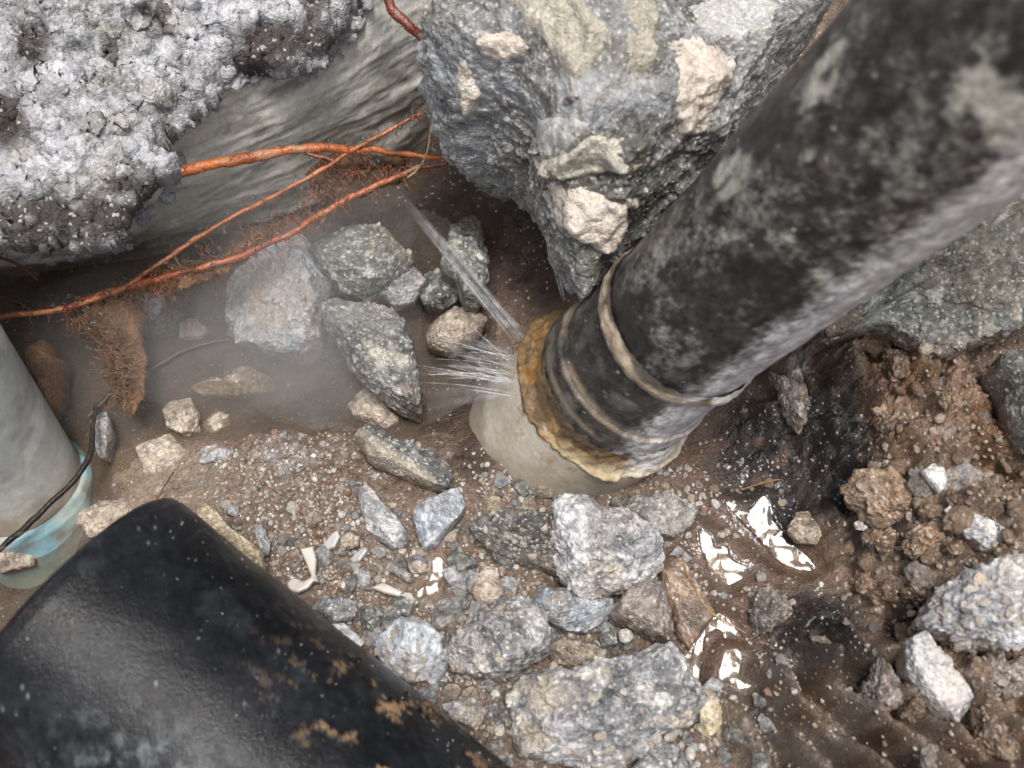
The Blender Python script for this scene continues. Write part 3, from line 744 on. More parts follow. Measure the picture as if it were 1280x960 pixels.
def crust_top(x, y, Q, d):
    n1 = fbm(Q, .5, 4, 371)
    Qs = np.stack([x*.6+y*.25, y*1.2-x*.3, x*0], -1)
    n2 = fbm(Qs, 1.2, 5, 373, .6, ridged=True); n3 = fbm(Q, 3.2, 4, 375)
    Qw = Qs+np.stack([n3, n1, n1], -1)*.3
    F1, r1, r2 = voro(Qw, 2.0, 377); G1, s1, s2 = voro(Q+np.stack([n3, n1, n1], -1)*.15, 5.0, 379)
    h = .6+n1*.5+(n2-.5)*.75+n3*.2+.22*np.sqrt(np.clip(.5-F1*F1, 0, 1))*r1+.16*np.sqrt(np.clip(.5-G1*G1, 0, 1))*s1
    h -= .6*smooth(.22, .6, fbm(Qs, .7, 4, 383))
    h += np.clip(y-5.5, -2, 6)*.16
    return h, np.clip(.5+n2*.4+n3*.6, 0, 1)
def crust_col(x, y, z, d, ex):
    Q = np.stack([x, y, z], -1); n = fbm(Q, .6, 4, 385); n2 = fbm(Q, 3, 4, 387); G1, s1, s2 = voro(Q, 5.0, 379); n3 = fbm(Q, 9, 2, 389)
    c = lerp([.23, .228, .23], [.50, .505, .525], np.clip(.5+n*.6+n2*1.0+.4*n3, 0, 1))
    c = lerp(c, [.50, .50, .515], (s1 > .6)*smooth(.55, .3, G1)*.7)
    c = lerp(c, [.30, .27, .2], smooth(.2, .6, fbm(Q, 1.1, 4, 391))*.5)
    c = lerp(c, [.05, .035, .033], smooth(.34, .46, fbm(Q, .95, 5, 393, .6)+.10*n3)*.8)
    px, py = chart(x, y, z)
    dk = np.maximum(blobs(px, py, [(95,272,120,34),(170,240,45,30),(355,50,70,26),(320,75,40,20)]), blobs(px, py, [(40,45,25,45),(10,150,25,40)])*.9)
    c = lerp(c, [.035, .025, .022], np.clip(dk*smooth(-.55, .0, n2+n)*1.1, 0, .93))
    return c*(1+.2*n3)[:, None]
crust = [(470,-60),(440,0),(434,26),(402,66),(376,76),(328,84),(304,90),(280,86),(262,112),(222,148),(205,186),(216,210),(178,236),(152,285),(127,306),(44,318),(0,290),(-80,320),(-330,380),(-420,120),(-420,-300),(100,-420),(480,-400)]
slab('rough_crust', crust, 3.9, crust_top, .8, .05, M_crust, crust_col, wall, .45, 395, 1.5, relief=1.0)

from mathutils.bvhtree import BVHTree
def bvh_of(o):
    me = o.data; V = np.zeros(len(me.vertices)*3, f32); me.vertices.foreach_get('co', V)
    V = V.reshape(-1, 3)+np.array(o.location)+(0 if o.parent is None else np.array(o.parent.location))
    return BVHTree.FromPolygons(V.tolist(), [tuple(p.vertices) for p in me.polygons])
fb = bvh_of([c_ for c_ in wall.children if c_.name.startswith('smooth_face')][0])
r_ = random.Random(71); D, Fc = ico(3); VV = []; FF = []; CC = []
edge_pts = spline([(x, y, 0) for x, y in crust[:17]], 400)
for i in range(260):
    e = edge_pts[r_.randrange(400)]; px = e[0]+r_.gauss(4, 7); py = e[1]+abs(r_.gauss(0, 10))+2
    dr_ = ray(px, py); hh = fb.ray_cast(Vector(CAM), Vector(dr_).normalized())
    if hh[0] is None: continue
    s = .05*(4.5**(r_.random()**1.8)); V = D*np.array([r_.uniform(.8, 1.2), r_.uniform(.7, 1.1), r_.uniform(.6, 1)])*s*(1+.35*fbm(D+i*1.7, 1.6, 3, 5))[:, None]
    VV.append(V+np.array(hh[0])+np.array([0, -.2, .25])*s); FF.append(Fc+len(D)*(len(VV)-1)); CC.append(np.tile(np.array((.40, .40, .41))*r_.uniform(.7, 1.15), (len(D), 1)))
o = link('crumbs', mesh_np('crumbs', np.vstack(VV)-b0, np.vstack(FF), M_crust, np.vstack(CC)), wall, b0); o['kind'] = 'stuff'

# ---------------------------------------------------------------- boulder beside the pipe
bo = z2((210,0),(150,150),(115,240),(140,300),(210,375),(290,395),(350,420),(410,470),(440,540),(480,640),(530,710),(580,758),(612,745),(655,700),(760,610),(860,520),(930,480),(985,370),(1080,220),(1190,90),(1270,0),(1330,-120),(1200,-300),(900,-420),(500,-400),(260,-200))
def bo_extra(Pw, Pl, col):
    px, py = chart(Pw[:, 0], Pw[:, 1], Pw[:, 2]); n = fbm(Pw, 1.6, 4, 403); n2 = fbm(np.stack([Pw[:, 0]*.5+Pw[:, 1]*.25, Pw[:, 0]*3-Pw[:, 1]*5, Pw[:, 2]], -1), 1.0, 4, 405)
    col = lerp(col, [.36, .375, .40], blobs(px, py, [(590,120,75,75),(740,125,120,38),(690,150,30,30)])*smooth(-.45, .15, n)*.75)  # left face and ridge painted brighter, as the light leaves them
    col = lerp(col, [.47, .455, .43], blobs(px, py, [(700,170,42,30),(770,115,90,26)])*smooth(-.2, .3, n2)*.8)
    col = lerp(col, [.085, .08, .062], blobs(px, py, [(820,200,55,60),(790,270,60,50),(745,320,40,40)])*smooth(-.5, .1, n)*.85)  # greenish-brown lower face, its shade painted into the colour
    return col
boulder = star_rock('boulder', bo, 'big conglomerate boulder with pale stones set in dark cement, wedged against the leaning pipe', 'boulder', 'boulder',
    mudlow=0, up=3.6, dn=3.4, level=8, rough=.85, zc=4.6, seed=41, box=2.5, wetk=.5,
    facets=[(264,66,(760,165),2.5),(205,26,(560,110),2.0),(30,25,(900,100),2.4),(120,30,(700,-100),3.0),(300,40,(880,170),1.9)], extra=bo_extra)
# stones set in the boulder
bb = bvh_of(boulder)
def hit(bv, px, py):
    d = ray(px, py); r = bv.ray_cast(Vector(CAM), Vector(d).normalized())
    return (np.array(r[0]), np.array(r[1])) if r[0] is not None else (None, None)
def inclusion(parent, bv, pts, pal, seed, thick=.22):
    """a stone proud of the surface it is set in: its outline laid on that surface"""
    c = np.mean(pts, 0); p0, n0 = hit(bv, *c)
    if p0 is None: return
    hits = []; nn = n0.copy()
    for q in pts:
        h, m = hit(bv, *(np.array(q)*1.10-np.array(c)*.10))
        if h is None: h, m = hit(bv, *q)
        if h is not None: hits.append(h); nn = nn+.4*m
    if len(hits) < 3: return
    ctr = np.mean(hits, 0); nn /= np.linalg.norm(nn)
    u = np.cross([0, 1.0, .2], nn); u /= np.linalg.norm(u); v = np.cross(nn, u)
    W = np.array([((h-ctr)@u, (h-ctr)@v) for h in hits])
    lo = W.min(0)-.1; hi = W.max(0)+.1; st = max(.035, (hi-lo).max()/90)
    gx = np.arange(lo[0], hi[0], st); gy = np.arange(lo[1], hi[1], st); X, Y = np.meshgrid(gx, gy); x = X.ravel(); y = Y.ravel()
    Q = ctr+x[:, None]*u+y[:, None]*v
    d = poly_sdf(x, y, W)+.07*fbm(Q, 2.2, 4, seed)+.04*fbm(Q, 7, 2, seed+2)
    hgt = np.zeros(len(x)); keep = d > -.02
    for i in np.nonzero(keep)[0]:
        o_ = Q[i]+nn*2.5; r = bv.ray_cast(Vector(o_), Vector(-nn))
        if r[0] is None: keep[i] = False
        else: hgt[i] = (np.array(r[0])-ctr)@nn
    hs = hgt.reshape(X.shape).copy()
    for _ in range(6): hs[1:-1, 1:-1] = (hs[1:-1, 1:-1]*2+hs[:-2, 1:-1]+hs[2:, 1:-1]+hs[1:-1, :-2]+hs[1:-1, 2:])/6
    e = np.clip(d/.20, 0, 1); e = e*(2-e)
    P0_ = Q+nn*(hs.ravel()*.6+hgt*.4)[:, None]
    disp, col = rock_surface(P0_, None, pal, seed, .40, .25)
    Pw = P0_+nn*((thick*.42+disp*1.0)*e-.10*(1-e))[:, None]
    Fc = grid_faces(len(gx), len(gy)); Fc = Fc[keep[Fc].all(1)]
    if len(Fc) == 0: return
    used = np.unique(Fc); mp = -np.ones(len(x), int); mp[used] = np.arange(len(used))
    return link('stone', mesh_np('stone', Pw[used]-ctr, mp[Fc], M_rock, col[used]), parent, ctr)
INC = [
 (z2((265,110),(300,80),(400,110),(430,150),(340,185),(270,160)), 'incpink'),
 (z2((205,165),(240,170),(280,270),(265,310),(230,335),(205,230)), 'incpink'),
 (z2((345,-10),(560,-20),(640,100),(600,170),(540,240),(480,140),(400,70)), 'inctan'),
 (z2((680,-10),(790,10),(780,90),(745,210),(690,190),(670,80)), 'inctan'),
 (z2((820,140),(900,110),(1000,180),(980,260),(930,340),(900,390),(850,380),(830,290)), 'incpink'),
 (z2((880,20),(1000,-20),(1130,10),(1100,90),(1010,130),(930,100)), 'incwhite'),
 (z2((430,440),(450,340),(590,345),(600,385),(530,440)), 'incwhite'),
 (z2((440,460),(600,380),(680,395),(735,470),(640,490),(510,510)), 'inctan'),
 (z2((475,520),(560,525),(690,580),(690,640),(650,720),(560,690),(490,620)), 'incpink'),
 (z2((655,510),(680,510),(685,535),(660,540)), 'incpink'),
 (z2((725,540),(750,530),(765,550),(745,565)), 'incpink'),
 (z2((500,270),(560,250),(580,290),(520,310)), 'grey'),
 (z2((590,200),(640,180),(650,230),(600,250)), 'grey'),
 (z2((690,560),(730,570),(720,600),(690,595)), 'inctan'),
 (z2((330,270),(355,270),(360,310),(335,305)), 'incpink'),
]
for i, (pts, pal) in enumerate(INC): inclusion(boulder, bb, pts, pal, 420+i)

# ---------------------------------------------------------------- stones one by one
S = star_rock
R_slab = S('slab_rock', [(1030,414),(1075,400),(1110,398),(1150,418),(1180,432),(1215,426),(1290,404),(1420,350),(1440,120),(1300,180),(1200,250),(1120,320),(1060,370)],
  'long grey-green slab of concrete jutting out behind the leaning pipe above the brown soil', 'slab', 'green', up=1.0, dn=1.5, zc=3.4, level=7, rough=.55, facets=[(265,55,(1160,385),.75),(250,35,(1200,300),1.0)])
S('rock', [(1232,473),(1247,450),(1263,446),(1300,455),(1340,500),(1330,580),(1285,560),(1267,533),(1257,497),(1243,480)],
  'grey broken rock cut by the right edge, below the green slab', 'rock', 'green', up=.9, dn=1.0, zc=3.0, level=6, facets=[(240,45,(1262,510),.5),(100,30,None,.8)])
# around the pool and in the hole
R_blue = S('rock', z10((225,530),(245,430),(250,340),(310,270),(380,222),(460,185),(540,200),(590,290),(640,370),(640,450),(600,560),(520,600),(400,575),(280,560)),
  'large blue-grey rock with a pinkish flat face, half drowned under the orange roots', 'rock', 'blue', zc=-1.0, up=1.25, dn=1.5, level=7, facets=[(200,28,(390,370),1.0),(330,30,(430,380),.95),(90,40,None,.8),(265,50,None,.8)],
  extra=lambda Pw, Pl, col: lerp(col, [.40, .33, .28], blobs(*chart(Pw[:, 0], Pw[:, 1], Pw[:, 2]), [(335,375,38,48)])*smooth(-.5, .1, fbm(Pw, 1.2, 4, 431))*.85))
R_blunt = S('rock', z10((580,225),(640,190),(740,150),(820,135),(870,180),(910,230),(955,240),(940,280),(900,310),(860,350),(780,380),(690,370),(620,310)),
  'blunt grey rock with a flat speckled top, just below the upper roots', 'rock', 'green', zc=-.2, up=.9, dn=1.4, level=7, facets=[(110,22,(455,315),.75),(262,50,(455,345),.6),(20,40,None,.8)])
R_green = S('rock', z10((615,450),(680,420),(780,410),(880,440),(930,520),(950,600),(975,650),(985,760),(980,830),(900,800),(800,730),(740,690),(710,620),(640,540)),
  'pointed dark green rock with a pale stone in it, left of the water jets', 'rock', 'dark', zc=-.2, up=1.1, dn=1.5, level=7, facets=[(80,30,(450,400),.7),(230,45,(450,450),.6),(350,35,(510,440),.7)],
  extra=lambda Pw, Pl, col: lerp(lerp(col, [.26, .255, .22], blobs(*chart(Pw[:, 0], Pw[:, 1], Pw[:, 2]), [(460,395,50,28)])*.55), [.52, .48, .42], blobs(*chart(Pw[:, 0], Pw[:, 1], Pw[:, 2]), [(490,452,20,15),(470,440,10,9),(488,487,7,6)])*smooth(-.4, .1, fbm(Pw, 3, 3, 433))))
S('rock', z10((1090,150),(1170,60),(1200,100),(1215,200),(1230,330),(1190,420),(1140,430),(1110,330),(1060,300)),
  'dull brown upright rock deep in the dark hollow beneath the boulder', 'rock', 'green', zc=-.1, up=.7, dn=1.0, level=6)
S('rock', z10((1000,480),(1080,440),(1180,440),(1225,470),(1180,540),(1090,590),(1010,570)),
  'flat tan-grey rock in the hollow, crossed by the main water jet', 'rock', 'tan', zc=-.5, up=.45, dn=.8, level=6)
S('rock', z10((960,330),(1040,290),(1120,330),(1130,400),(1060,440),(990,430)), 'small murky brown rock between the speckled rock and the hollow', 'rock', 'green', zc=-.8, up=.6, dn=.8, level=6)
S('rock', z10((700,800),(800,730),(890,850),(840,875),(730,840)), 'small muddy rock below the pointed green rock', 'rock', 'tan', zc=-1.1, up=.4, dn=.6, level=5)
S('rock', z10((830,380),(870,310),(950,280),(1000,340),(950,400),(880,420)), 'dim grey rock pressed against the flat speckled rock', 'rock', 'grey', zc=-.6, up=.5, dn=.8, level=6)
S('stone', z10((20,830),(60,790),(130,790),(155,840),(155,905),(90,915),(40,890)), 'angular white stone with a grey core in the murky pool', 'stone', 'tan', zc=-1.1, up=.4, dn=.6, level=5, box=4, nf=3)
S('stone', z10((165,880),(210,820),(275,840),(270,880),(190,915)), 'milky white stone right beside the grey-cored one in the pool', 'stone', 'tan', zc=-1.3, up=.3, dn=.5, level=5)
S('slab_rock', z10((120,750),(200,690),(340,650),(430,690),(430,730),(300,770),(200,765)), 'thin brown-grey slab lying just under the pool water', 'slab', 'tan', zc=-1.35, up=.3, dn=.4, level=6, box=4)
S('stone', z10((-100,400),(60,400),(80,450),(50,510),(-40,530),(-110,480)), 'large pale blurred stone at the back of the pool beside the brown root mat', 'stone', 'pale', zc=-1.5, up=.5, dn=.6, level=6)
S('stone', z10((70,490),(140,480),(190,520),(150,560),(80,550)), 'oblong whitish stone under the water in front of the blue-grey rock', 'stone', 'white', zc=-1.5, up=.3, dn=.4, level=5)
S('stone', z7((335,480),(375,490),(390,570),(370,650),(345,640),(330,560)), 'upright white stone wedged beside the black cable', 'stone', 'pale', zc=-.7, up=.5, dn=.7, level=5)
S('rock', z7((690,620),(760,600),(810,630),(790,670),(700,670)), 'small bluish stone lying in the pale silt of the pool edge', 'stone', 'blue', zc=-.85, up=.25, dn=.4, level=5)
S('rock', [(-20,690),(20,672),(48,684),(40,706),(0,716)], 'pale lump of stone in the brown water under the blue sleeve', 'stone', 'tan', zc=-1.0, up=.3, dn=.6, level=5)
S('stone', [(90,640),(140,618),(170,640),(150,668),(110,670)], 'cream silt covered stone between the blue sleeve and the cut black pipe', 'stone', 'tan', zc=-1.1, up=.3, dn=.5, level=5)
S('stone', [(170,560),(215,545),(240,575),(215,600),(180,595)], 'buff stone buried in silt right of the grey pipe', 'stone', 'tan', zc=-1.15, up=.3, dn=.5, level=5)
# middle
R_tilt = S('slab_rock', z11((720,100),(745,65),(770,50),(840,70),(900,130),(1000,130),(1080,170),(1150,220),(1170,280),(1140,330),(1080,325),(980,285),(880,230),(800,200)),
  'tilted slab with a green speckled top and a tan broken edge, left of the coupling', 'slab', 'dark', zc=.35, up=.55, dn=.7, level=7, rough=.4, box=3.5, facets=[(40,28,(500,570),.42),(240,60,(480,590),.2)],
  extra=lambda Pw, Pl, col: lerp(col, [.42, .36, .28], smooth(-.02, -.22, (Pl[:, 1]*.8+Pl[:, 0]*.55)+.1*fbm(Pw, 3, 3, 441))*.85))
S('rock', z11((740,330),(780,310),(830,370),(900,440),(950,510),(960,570),(900,600),(840,560),(780,520),(750,430)), 'long pale grey splinter of stone lying in the brown gravel', 'stone', 'pale', zc=.4, up=.42, dn=.5, level=6, rough=.3, facets=[(45,30,(475,650),.38),(220,45,(470,660),.3)])
S('rock', z11((980,430),(1040,370),(1120,350),(1180,330),(1220,400),(1190,460),(1140,520),(1080,590),(1030,600),(1000,520)), 'wet glossy grey stone with a flat shining face, right of the long splinter', 'stone', 'blue', zc=.4, up=.42, dn=.5, level=6, rough=.3, mat=M_wetrock, facets=[(10,14,(548,650),.3),(200,45,(520,650),.25)])
S('stone', z11((660,565),(665,540),(700,520),(750,540),(740,580),(690,600)), 'small flat tan stone next to the shiny pale shard', 'stone', 'tan', level=5, lift=.15, rough=.3)
S('pebble', z11((960,670),(975,645),(1010,640),(1048,660),(1050,690),(1020,705),(975,700)), 'round peach pebble above the curved bright water streak', 'pebble', 'pink', level=5, lift=.15, rough=.2, nf=2)
S('rock', z11((0,400),(50,390),(120,430),(190,520),(250,560),(310,600),(325,690),(250,670),(180,600),(100,510),(30,470)), 'yellowish crumbly stone tucked along the upper edge of the cut black pipe', 'stone', 'yellow', zc=.7, up=.6, dn=.9, level=6)
S('stone', z11((275,490),(310,480),(350,560),(335,640),(305,620)), 'smooth pale sliver between the yellowish stone and the gravel', 'stone', 'pale', lift=.3, level=5, rough=.2)
S('stone', z11((130,412),(190,395),(232,430),(200,448),(150,440)), 'flat bluish chip above the yellowish stone', 'stone', 'blue', lift=.12, level=5, rough=.2)
S('stone', z11((870,812),(960,790),(1012,822),(965,890),(920,885)), 'greenish wedge of stone touching the mottled wet rock', 'stone', 'green', lift=.2, level=5, rough=.25)
S('stone', z11((830,650),(880,640),(960,690),(1010,740),(960,740),(880,700)), 'thin dark grey flake under the peach pebble', 'stone', 'grey', lift=.1, level=5, rough=.2)
S('stone', z11((520,830),(640,800),(720,830),(730,890),(640,925),(560,880)), 'broken grey flake against the middle of the black pipe', 'stone', 'grey', lift=.25, level=6)
S('stone', z11((740,850),(800,840),(850,880),(830,960),(760,940)), 'dark mottled fragment right of the broken grey flake', 'stone', 'green', lift=.2, level=5)
S('stone', z11((600,930),(680,930),(760,1000),(740,1040),(650,1000)), 'pinkish grey fragment lying along the black pipe', 'stone', 'pale', lift=.25, level=5)
# the pile below the coupling
R_peb = S('rock', z5((355,235),(400,205),(470,200),(540,190),(610,205),(640,300),(640,385),(560,345),(480,325),(390,290)), 'dark pebbly rock with an undercut side, below left of the coupling', 'rock', 'dark', zc=.75, up=.75, dn=.75, level=7, facets=[(130,25,(650,650),.6),(250,55,(650,675),.3)])
R_light = S('rock', z5((600,185),(640,150),(690,150),(740,200),(810,205),(880,240),(920,270),(920,340),(870,385),(800,420),(740,442),(680,438),(640,400),(605,300)), 'big light grey broken concrete rock, right below the whitish coupling', 'rock', 'pale', zc=.95, up=.85, dn=1.0, level=7, rough=.6, facets=[(20,15,(760,670),.8),(200,48,(705,680),.55),(270,50,(740,725),.4)])
R_thin = S('rock', z5((790,190),(850,148),(950,140),(1032,185),(1010,230),(960,270),(920,262),(880,230)), 'thin grey and cream pebbly rock touching the coupling at its lower right', 'rock', 'grey', zc=.45, up=.45, dn=.6, level=6, agg=1.4)
S('rock', z5((530,470),(560,420),(640,425),(700,470),(780,455),(790,500),(700,555),(640,555),(560,512)), 'smooth bluish rock with a shell-like break in the middle of the pile', 'rock', 'blue', zc=.7, up=.6, dn=.6, level=6, rough=.25, facets=[(150,20,(680,755),.5),(300,45,(720,770),.3)])
S('rock', z5((770,510),(830,420),(890,395),(930,410),(955,500),(972,588),(900,575),(840,545)), 'wedge of brown-grey concrete with a flat slanted side beside the wet mud', 'rock', 'greyclod', zc=.75, up=.65, dn=.7, level=6, facets=[(140,28,(790,760),.55),(350,50,(830,770),.4)])
R_two = S('rock', z5((270,620),(340,540),(365,480),(440,468),(500,460),(560,500),(600,560),(590,620),(530,660),(460,705),(380,690),(300,670)), 'two-faced grey rock, its left side dark and its right side full of pale grains', 'rock', 'grey', zc=.85, up=.95, dn=.9, level=7, rough=.45, facets=[(215,42,(610,810),.75),(35,24,(650,790),.85)])
S('rock', z5((270,775),(330,740),(390,760),(405,790),(370,845),(300,815)), 'small grey speckled rock just above the black pipe near the bottom', 'rock', 'grey', lift=.35, level=6)
R_mot = S('rock', z5((60,600),(110,550),(150,510),(185,520),(230,530),(272,570),(262,640),(230,690),(170,705),(110,670)), 'mottled wet rock with cream and grey patches beside the black pipe', 'rock', 'blue', zc=.75, up=.6, dn=.7, level=6, rough=.4, mat=M_wetrock, agg=1.4)
R_big = S('rock', z5((495,750),(540,700),(600,670),(640,680),(720,640),(800,650),(870,620),(940,600),(990,640),(1030,700),(1056,760),(1020,820),(950,860),(880,900),(800,955),(700,960),(600,930),(520,920),(500,850)),
  'largest rough conglomerate rock of the pile, studded with pale grains, at the bottom centre', 'rock', 'grey', zc=1.35, up=1.25, dn=1.4, level=8, rough=.6, agg=1.5, facets=[(60,14,(770,870),1.15),(265,50,(760,935),.8),(185,50,(670,880),.75)],
  extra=lambda Pw, Pl, col: lerp(col, [.45, .39, .30], blobs(*chart(Pw[:, 0], Pw[:, 1], Pw[:, 2]), [(668,870,30,28),(660,925,26,26)])*smooth(-.4, .1, fbm(Pw, 2, 4, 451))*.8))
S('pebble', z5((355,430),(375,375),(430,375),(458,440),(432,477),(380,475)), 'round tan pebble alone in the brown gravel left of the bluish rock', 'pebble', 'tan', lift=.3, level=5, rough=.2, nf=2)
S('pebble', z5((385,375),(400,355),(435,362),(440,385),(410,392)), 'tiny beige pebble touching the round tan one', 'pebble', 'pink', lift=.2, level=5, rough=.2, nf=2)
S('rock', z5((580,600),(620,572),(700,585),(745,600),(740,655),(680,668),(600,645)), 'brown pebbly rock tucked between the two-faced rock and the largest rock', 'rock', 'tan', zc=.6, up=.4, dn=.6, level=6)
S('stone', z5((445,805),(468,760),(500,790),(512,860),(475,855)), 'smooth greenish stone standing in the gap left of the largest rock', 'stone', 'green', zc=.8, up=.4, dn=.6, level=5, rough=.2)
S('stone', z5((1020,735),(1060,722),(1104,750),(1110,850),(1050,860),(1040,800)), 'cream and grey lump at the lower right of the largest rock', 'stone', 'yellow', zc=1.0, up=.4, dn=.6, level=6)
S('stone', z5((830,965),(880,900),(940,870),(990,900),(1010,990),(900,1010)), 'grey fragment under the right end of the largest rock', 'stone', 'grey', zc=1.0, up=.4, dn=.6, level=6)
S('stone', z5((800,545),(835,540),(845,570),(820,590),(800,575)), 'small light angular pebble in the dark gap right of the bluish rock', 'pebble', 'white', lift=.3, level=5, rough=.15, nf=3)
S('stone', z5((740,560),(790,545),(800,590),(750,605)), 'dark wet pebble in the gap beside the light angular one', 'pebble', 'dark', lift=.25, level=5, rough=.2)
S('stone', z5((915,350),(950,320),(985,320),(1050,430),(1090,500),(1050,560),(1010,605),(970,560),(935,450)), 'smooth wet brown clay block with small bright glints, right of the wedge', 'clay', 'clod', zc=.35, up=.3, dn=.6, level=6, rough=.12, mat=M_wetrock, agg=.1, facets=[(20,12,(850,760),.26)])
# right bank
S('stone', z3((875,630),(920,600),(962,608),(980,660),(940,712),(910,672)), 'bright cream chip of stone on the brown soil bank', 'stone', 'white', lift=.25, level=5, rough=.2, nf=2, zc=None)
S('stone', z3((620,822),(650,805),(680,830),(662,850),(630,845)), 'small rounded white pebble below the black soil patch', 'pebble', 'white', lift=.25, level=5, rough=.15)
S('stone', z3((380,850),(410,790),(450,785),(500,850),(480,895),(410,890)), 'lumpy buff stone at the edge of the dark puddle', 'stone', 'tan', lift=.3, level=6)
S('stone', z3((960,770),(985,757),(1000,790),(975,800)), 'tiny white chip beside the grey ridge of the bank', 'pebble', 'white', lift=.25, level=5, rough=.15)
S('rock', [(1131,797),(1150,787),(1160,798),(1176,816),(1186,822),(1190,838),(1206,858),(1211,880),(1198,899),(1175,886),(1152,862),(1136,835)], 'slab of grey concrete with a flat pinkish-white face at lower right', 'slab', 'pale', zc=2.5, up=.4, dn=.9, level=7, rough=.65, box=5, facets=[(20,10,(1170,850),.30),(200,50,(1140,840),.2),(300,50,(1200,880),.2)],
  extra=lambda Pw, Pl, col: lerp(col, [.60, .53, .49], blobs(*chart(Pw[:, 0], Pw[:, 1], Pw[:, 2]), [(1178,852,28,42),(1162,825,20,25)])*smooth(-.45, .0, fbm(Pw, 1.5, 4, 461))*.9))
mortar = S('rock', [(1150,778),(1158,755),(1172,738),(1195,725),(1218,712),(1262,704),(1345,690),(1350,790),(1300,800),(1262,812),(1225,800),(1190,790)], 'pale crumbly mortar block full of small cream grains at the right edge', 'rock', 'pale', zc=3.0, up=.8, dn=1.3, level=7, rough=.6, agg=2.6, facets=[(250,50,(1205,770),.45),(100,25,None,.85)], lumps=.45)
S('rock', z3((1010,800),(1050,790),(1130,830),(1200,880),(1230,930),(1160,940),(1080,900),(1020,860)), 'light grey flat stone between the cream chip and the crumbly mortar block', 'stone', 'pale', zc=2.7, up=.4, dn=.7, level=6)
clods = [
 (z4((210,310),(260,250),(340,245),(380,290),(375,350),(300,415),(240,375)), 'smooth brown-grey clod at the head of the furrowed mud', 'greyclod', .55),
 (z4((340,400),(400,310),(480,360),(560,430),(645,545),(600,560),(520,475),(430,480),(350,470)), 'long grey clod bridging the furrows of mud', 'greyclod', .5),
 (z4((680,600),(720,520),(800,560),(805,640),(760,705),(690,690)), 'crumbly grey clod left of the pinkish-white slab', 'greyclod', .5),
 (z4((680,30),(720,-20),(780,20),(785,90),(745,125),(690,60)), 'upright orange-brown clod below the small white pebble', 'clod', .5),
 (z4((825,40),(870,10),(980,-30),(990,40),(920,90),(850,105)), 'wide tan clod right of the upright orange-brown one', 'clod', .5),
 (z4((690,250),(740,200),(800,225),(800,290),(720,285)), 'rusty brown clod above the dark hollow', 'clod', .45),
 (z4((830,240),(870,185),(920,215),(915,275),(850,270)), 'small crumbly clod right of the rusty brown one', 'clod', .4),
 (z4((640,165),(670,165),(710,230),(690,255),(655,220)), 'thin reddish clod left of the rusty brown one', 'clod', .35),
 (z4((975,80),(1010,50),(1050,75),(1040,110),(990,110)), 'little brown clod under the light grey flat stone', 'clod', .35),
 (z3((640,640),(720,620),(800,690),(900,720),(880,790),(760,820),(650,760),(600,700)), 'broad crumbly tan clod beneath the cream chip', 'clod', .6),
 (z3((700,370),(820,330),(900,400),(880,520),(780,580),(700,480)), 'large loose orange-brown clod in the middle of the bank', 'clod', .7),
 (z3((720,190),(820,170),(880,230),(850,320),(740,310)), 'orange soil clod directly below the green slab', 'clod', .6),
 (z3((310,260),(360,210),(400,230),(420,330),(470,420),(420,470),(370,400)), 'pale grey muddy clod hanging beside the lower side of the pipe', 'greyclod', .55),
 (z3((960,270),(1000,250),(1020,400),(970,440),(940,360)), 'ridge of tan soil at the rim of the right-hand hollow', 'clod', .5),
 (z4((940,390),(1000,370),(1060,420),(1050,500),(960,480)), 'brown clod pressed under the crumbly mortar block', 'clod', .5),
 (z4((1080,690),(1180,700),(1290,800),(1290,914),(1180,914),(1100,820)), 'flat ridge of brown soil in the bottom right corner', 'clod', .5),
 (z4((810,600),(860,610),(900,720),(860,740),(800,720)), 'rust coloured clod left of the pinkish-white slab foot', 'clod', .4),
 (z4((1120,250),(1190,520),(1280,480),(1280,640),(1170,660),(1130,600)), 'dark crumbly clod below the mortar block', 'greyclod', .4),
]
for pts, lab, pal, up in clods:
    S('soil_clod', pts, lab, 'soil clod', pal, lift=.10, mudlow=0, up=up, dn=up, level=6, rough=.8, box=2.2, mat=M_soil, agg=1.2, nf=2, lumps=.75)

# shards
def shard(name, pts, label, cat, z, thick, colr, mat, cup=0.0, tilt=(0, 0)):
    W = np.array([at(a, b, z)[:2] for a, b in pts]); lo = W.min(0)-.05; hi = W.max(0)+.05
    ctr = np.append(W.mean(0), z)
    def tf(x, y, Q, d):
        return np.full(x.shape, thick)-cup*np.clip(d, 0, .4)+(x-ctr[0])*tilt[0]+(y-ctr[1])*tilt[1], None
    o = slab(name, pts, z, tf, thick, .02, mat, lambda x, y, zz, d, e: np.tile(np.array(colr), (len(x), 1))*(1+.22*fbm(np.stack([x, y, zz], -1), 3, 3, 471)-.55*smooth(.0, .3, fbm(np.stack([x, y, zz], -1), 1.6, 4, 475)))[:, None]*np.array([1, .96, .9]), None, .02, 473, .05)
    tag(o, label, cat); return o
M_shell = vc_mat('wet_shell', (.12, .3), .004, (6, 30), .1, .6, .3)
shard('white_shard', z11((478,592),(540,578),(555,640),(550,700),(575,742),(540,745),(520,770),(470,792),(430,782),(418,745),(450,715),(500,732),(528,715),(510,660)), 'curved white shard like a tadpole near the black pipe', 'shard', .42, .07, (.46, .43, .41), M_shell)
shard('shell_chip', z11((580,570),(620,520),(650,505),(665,540),(640,590),(600,600)), 'shiny pale curled chip above the tadpole-shaped shard', 'chip', .42, .09, (.46, .47, .50), M_shell, 0, (.5, -.2))
shard('stone_flake', z11((785,765),(850,738),(945,780),(925,812),(850,792)), 'thin white flake with a rusty nick above the greenish wedge', 'flake', .42, .08, (.44, .42, .40), M_shell)
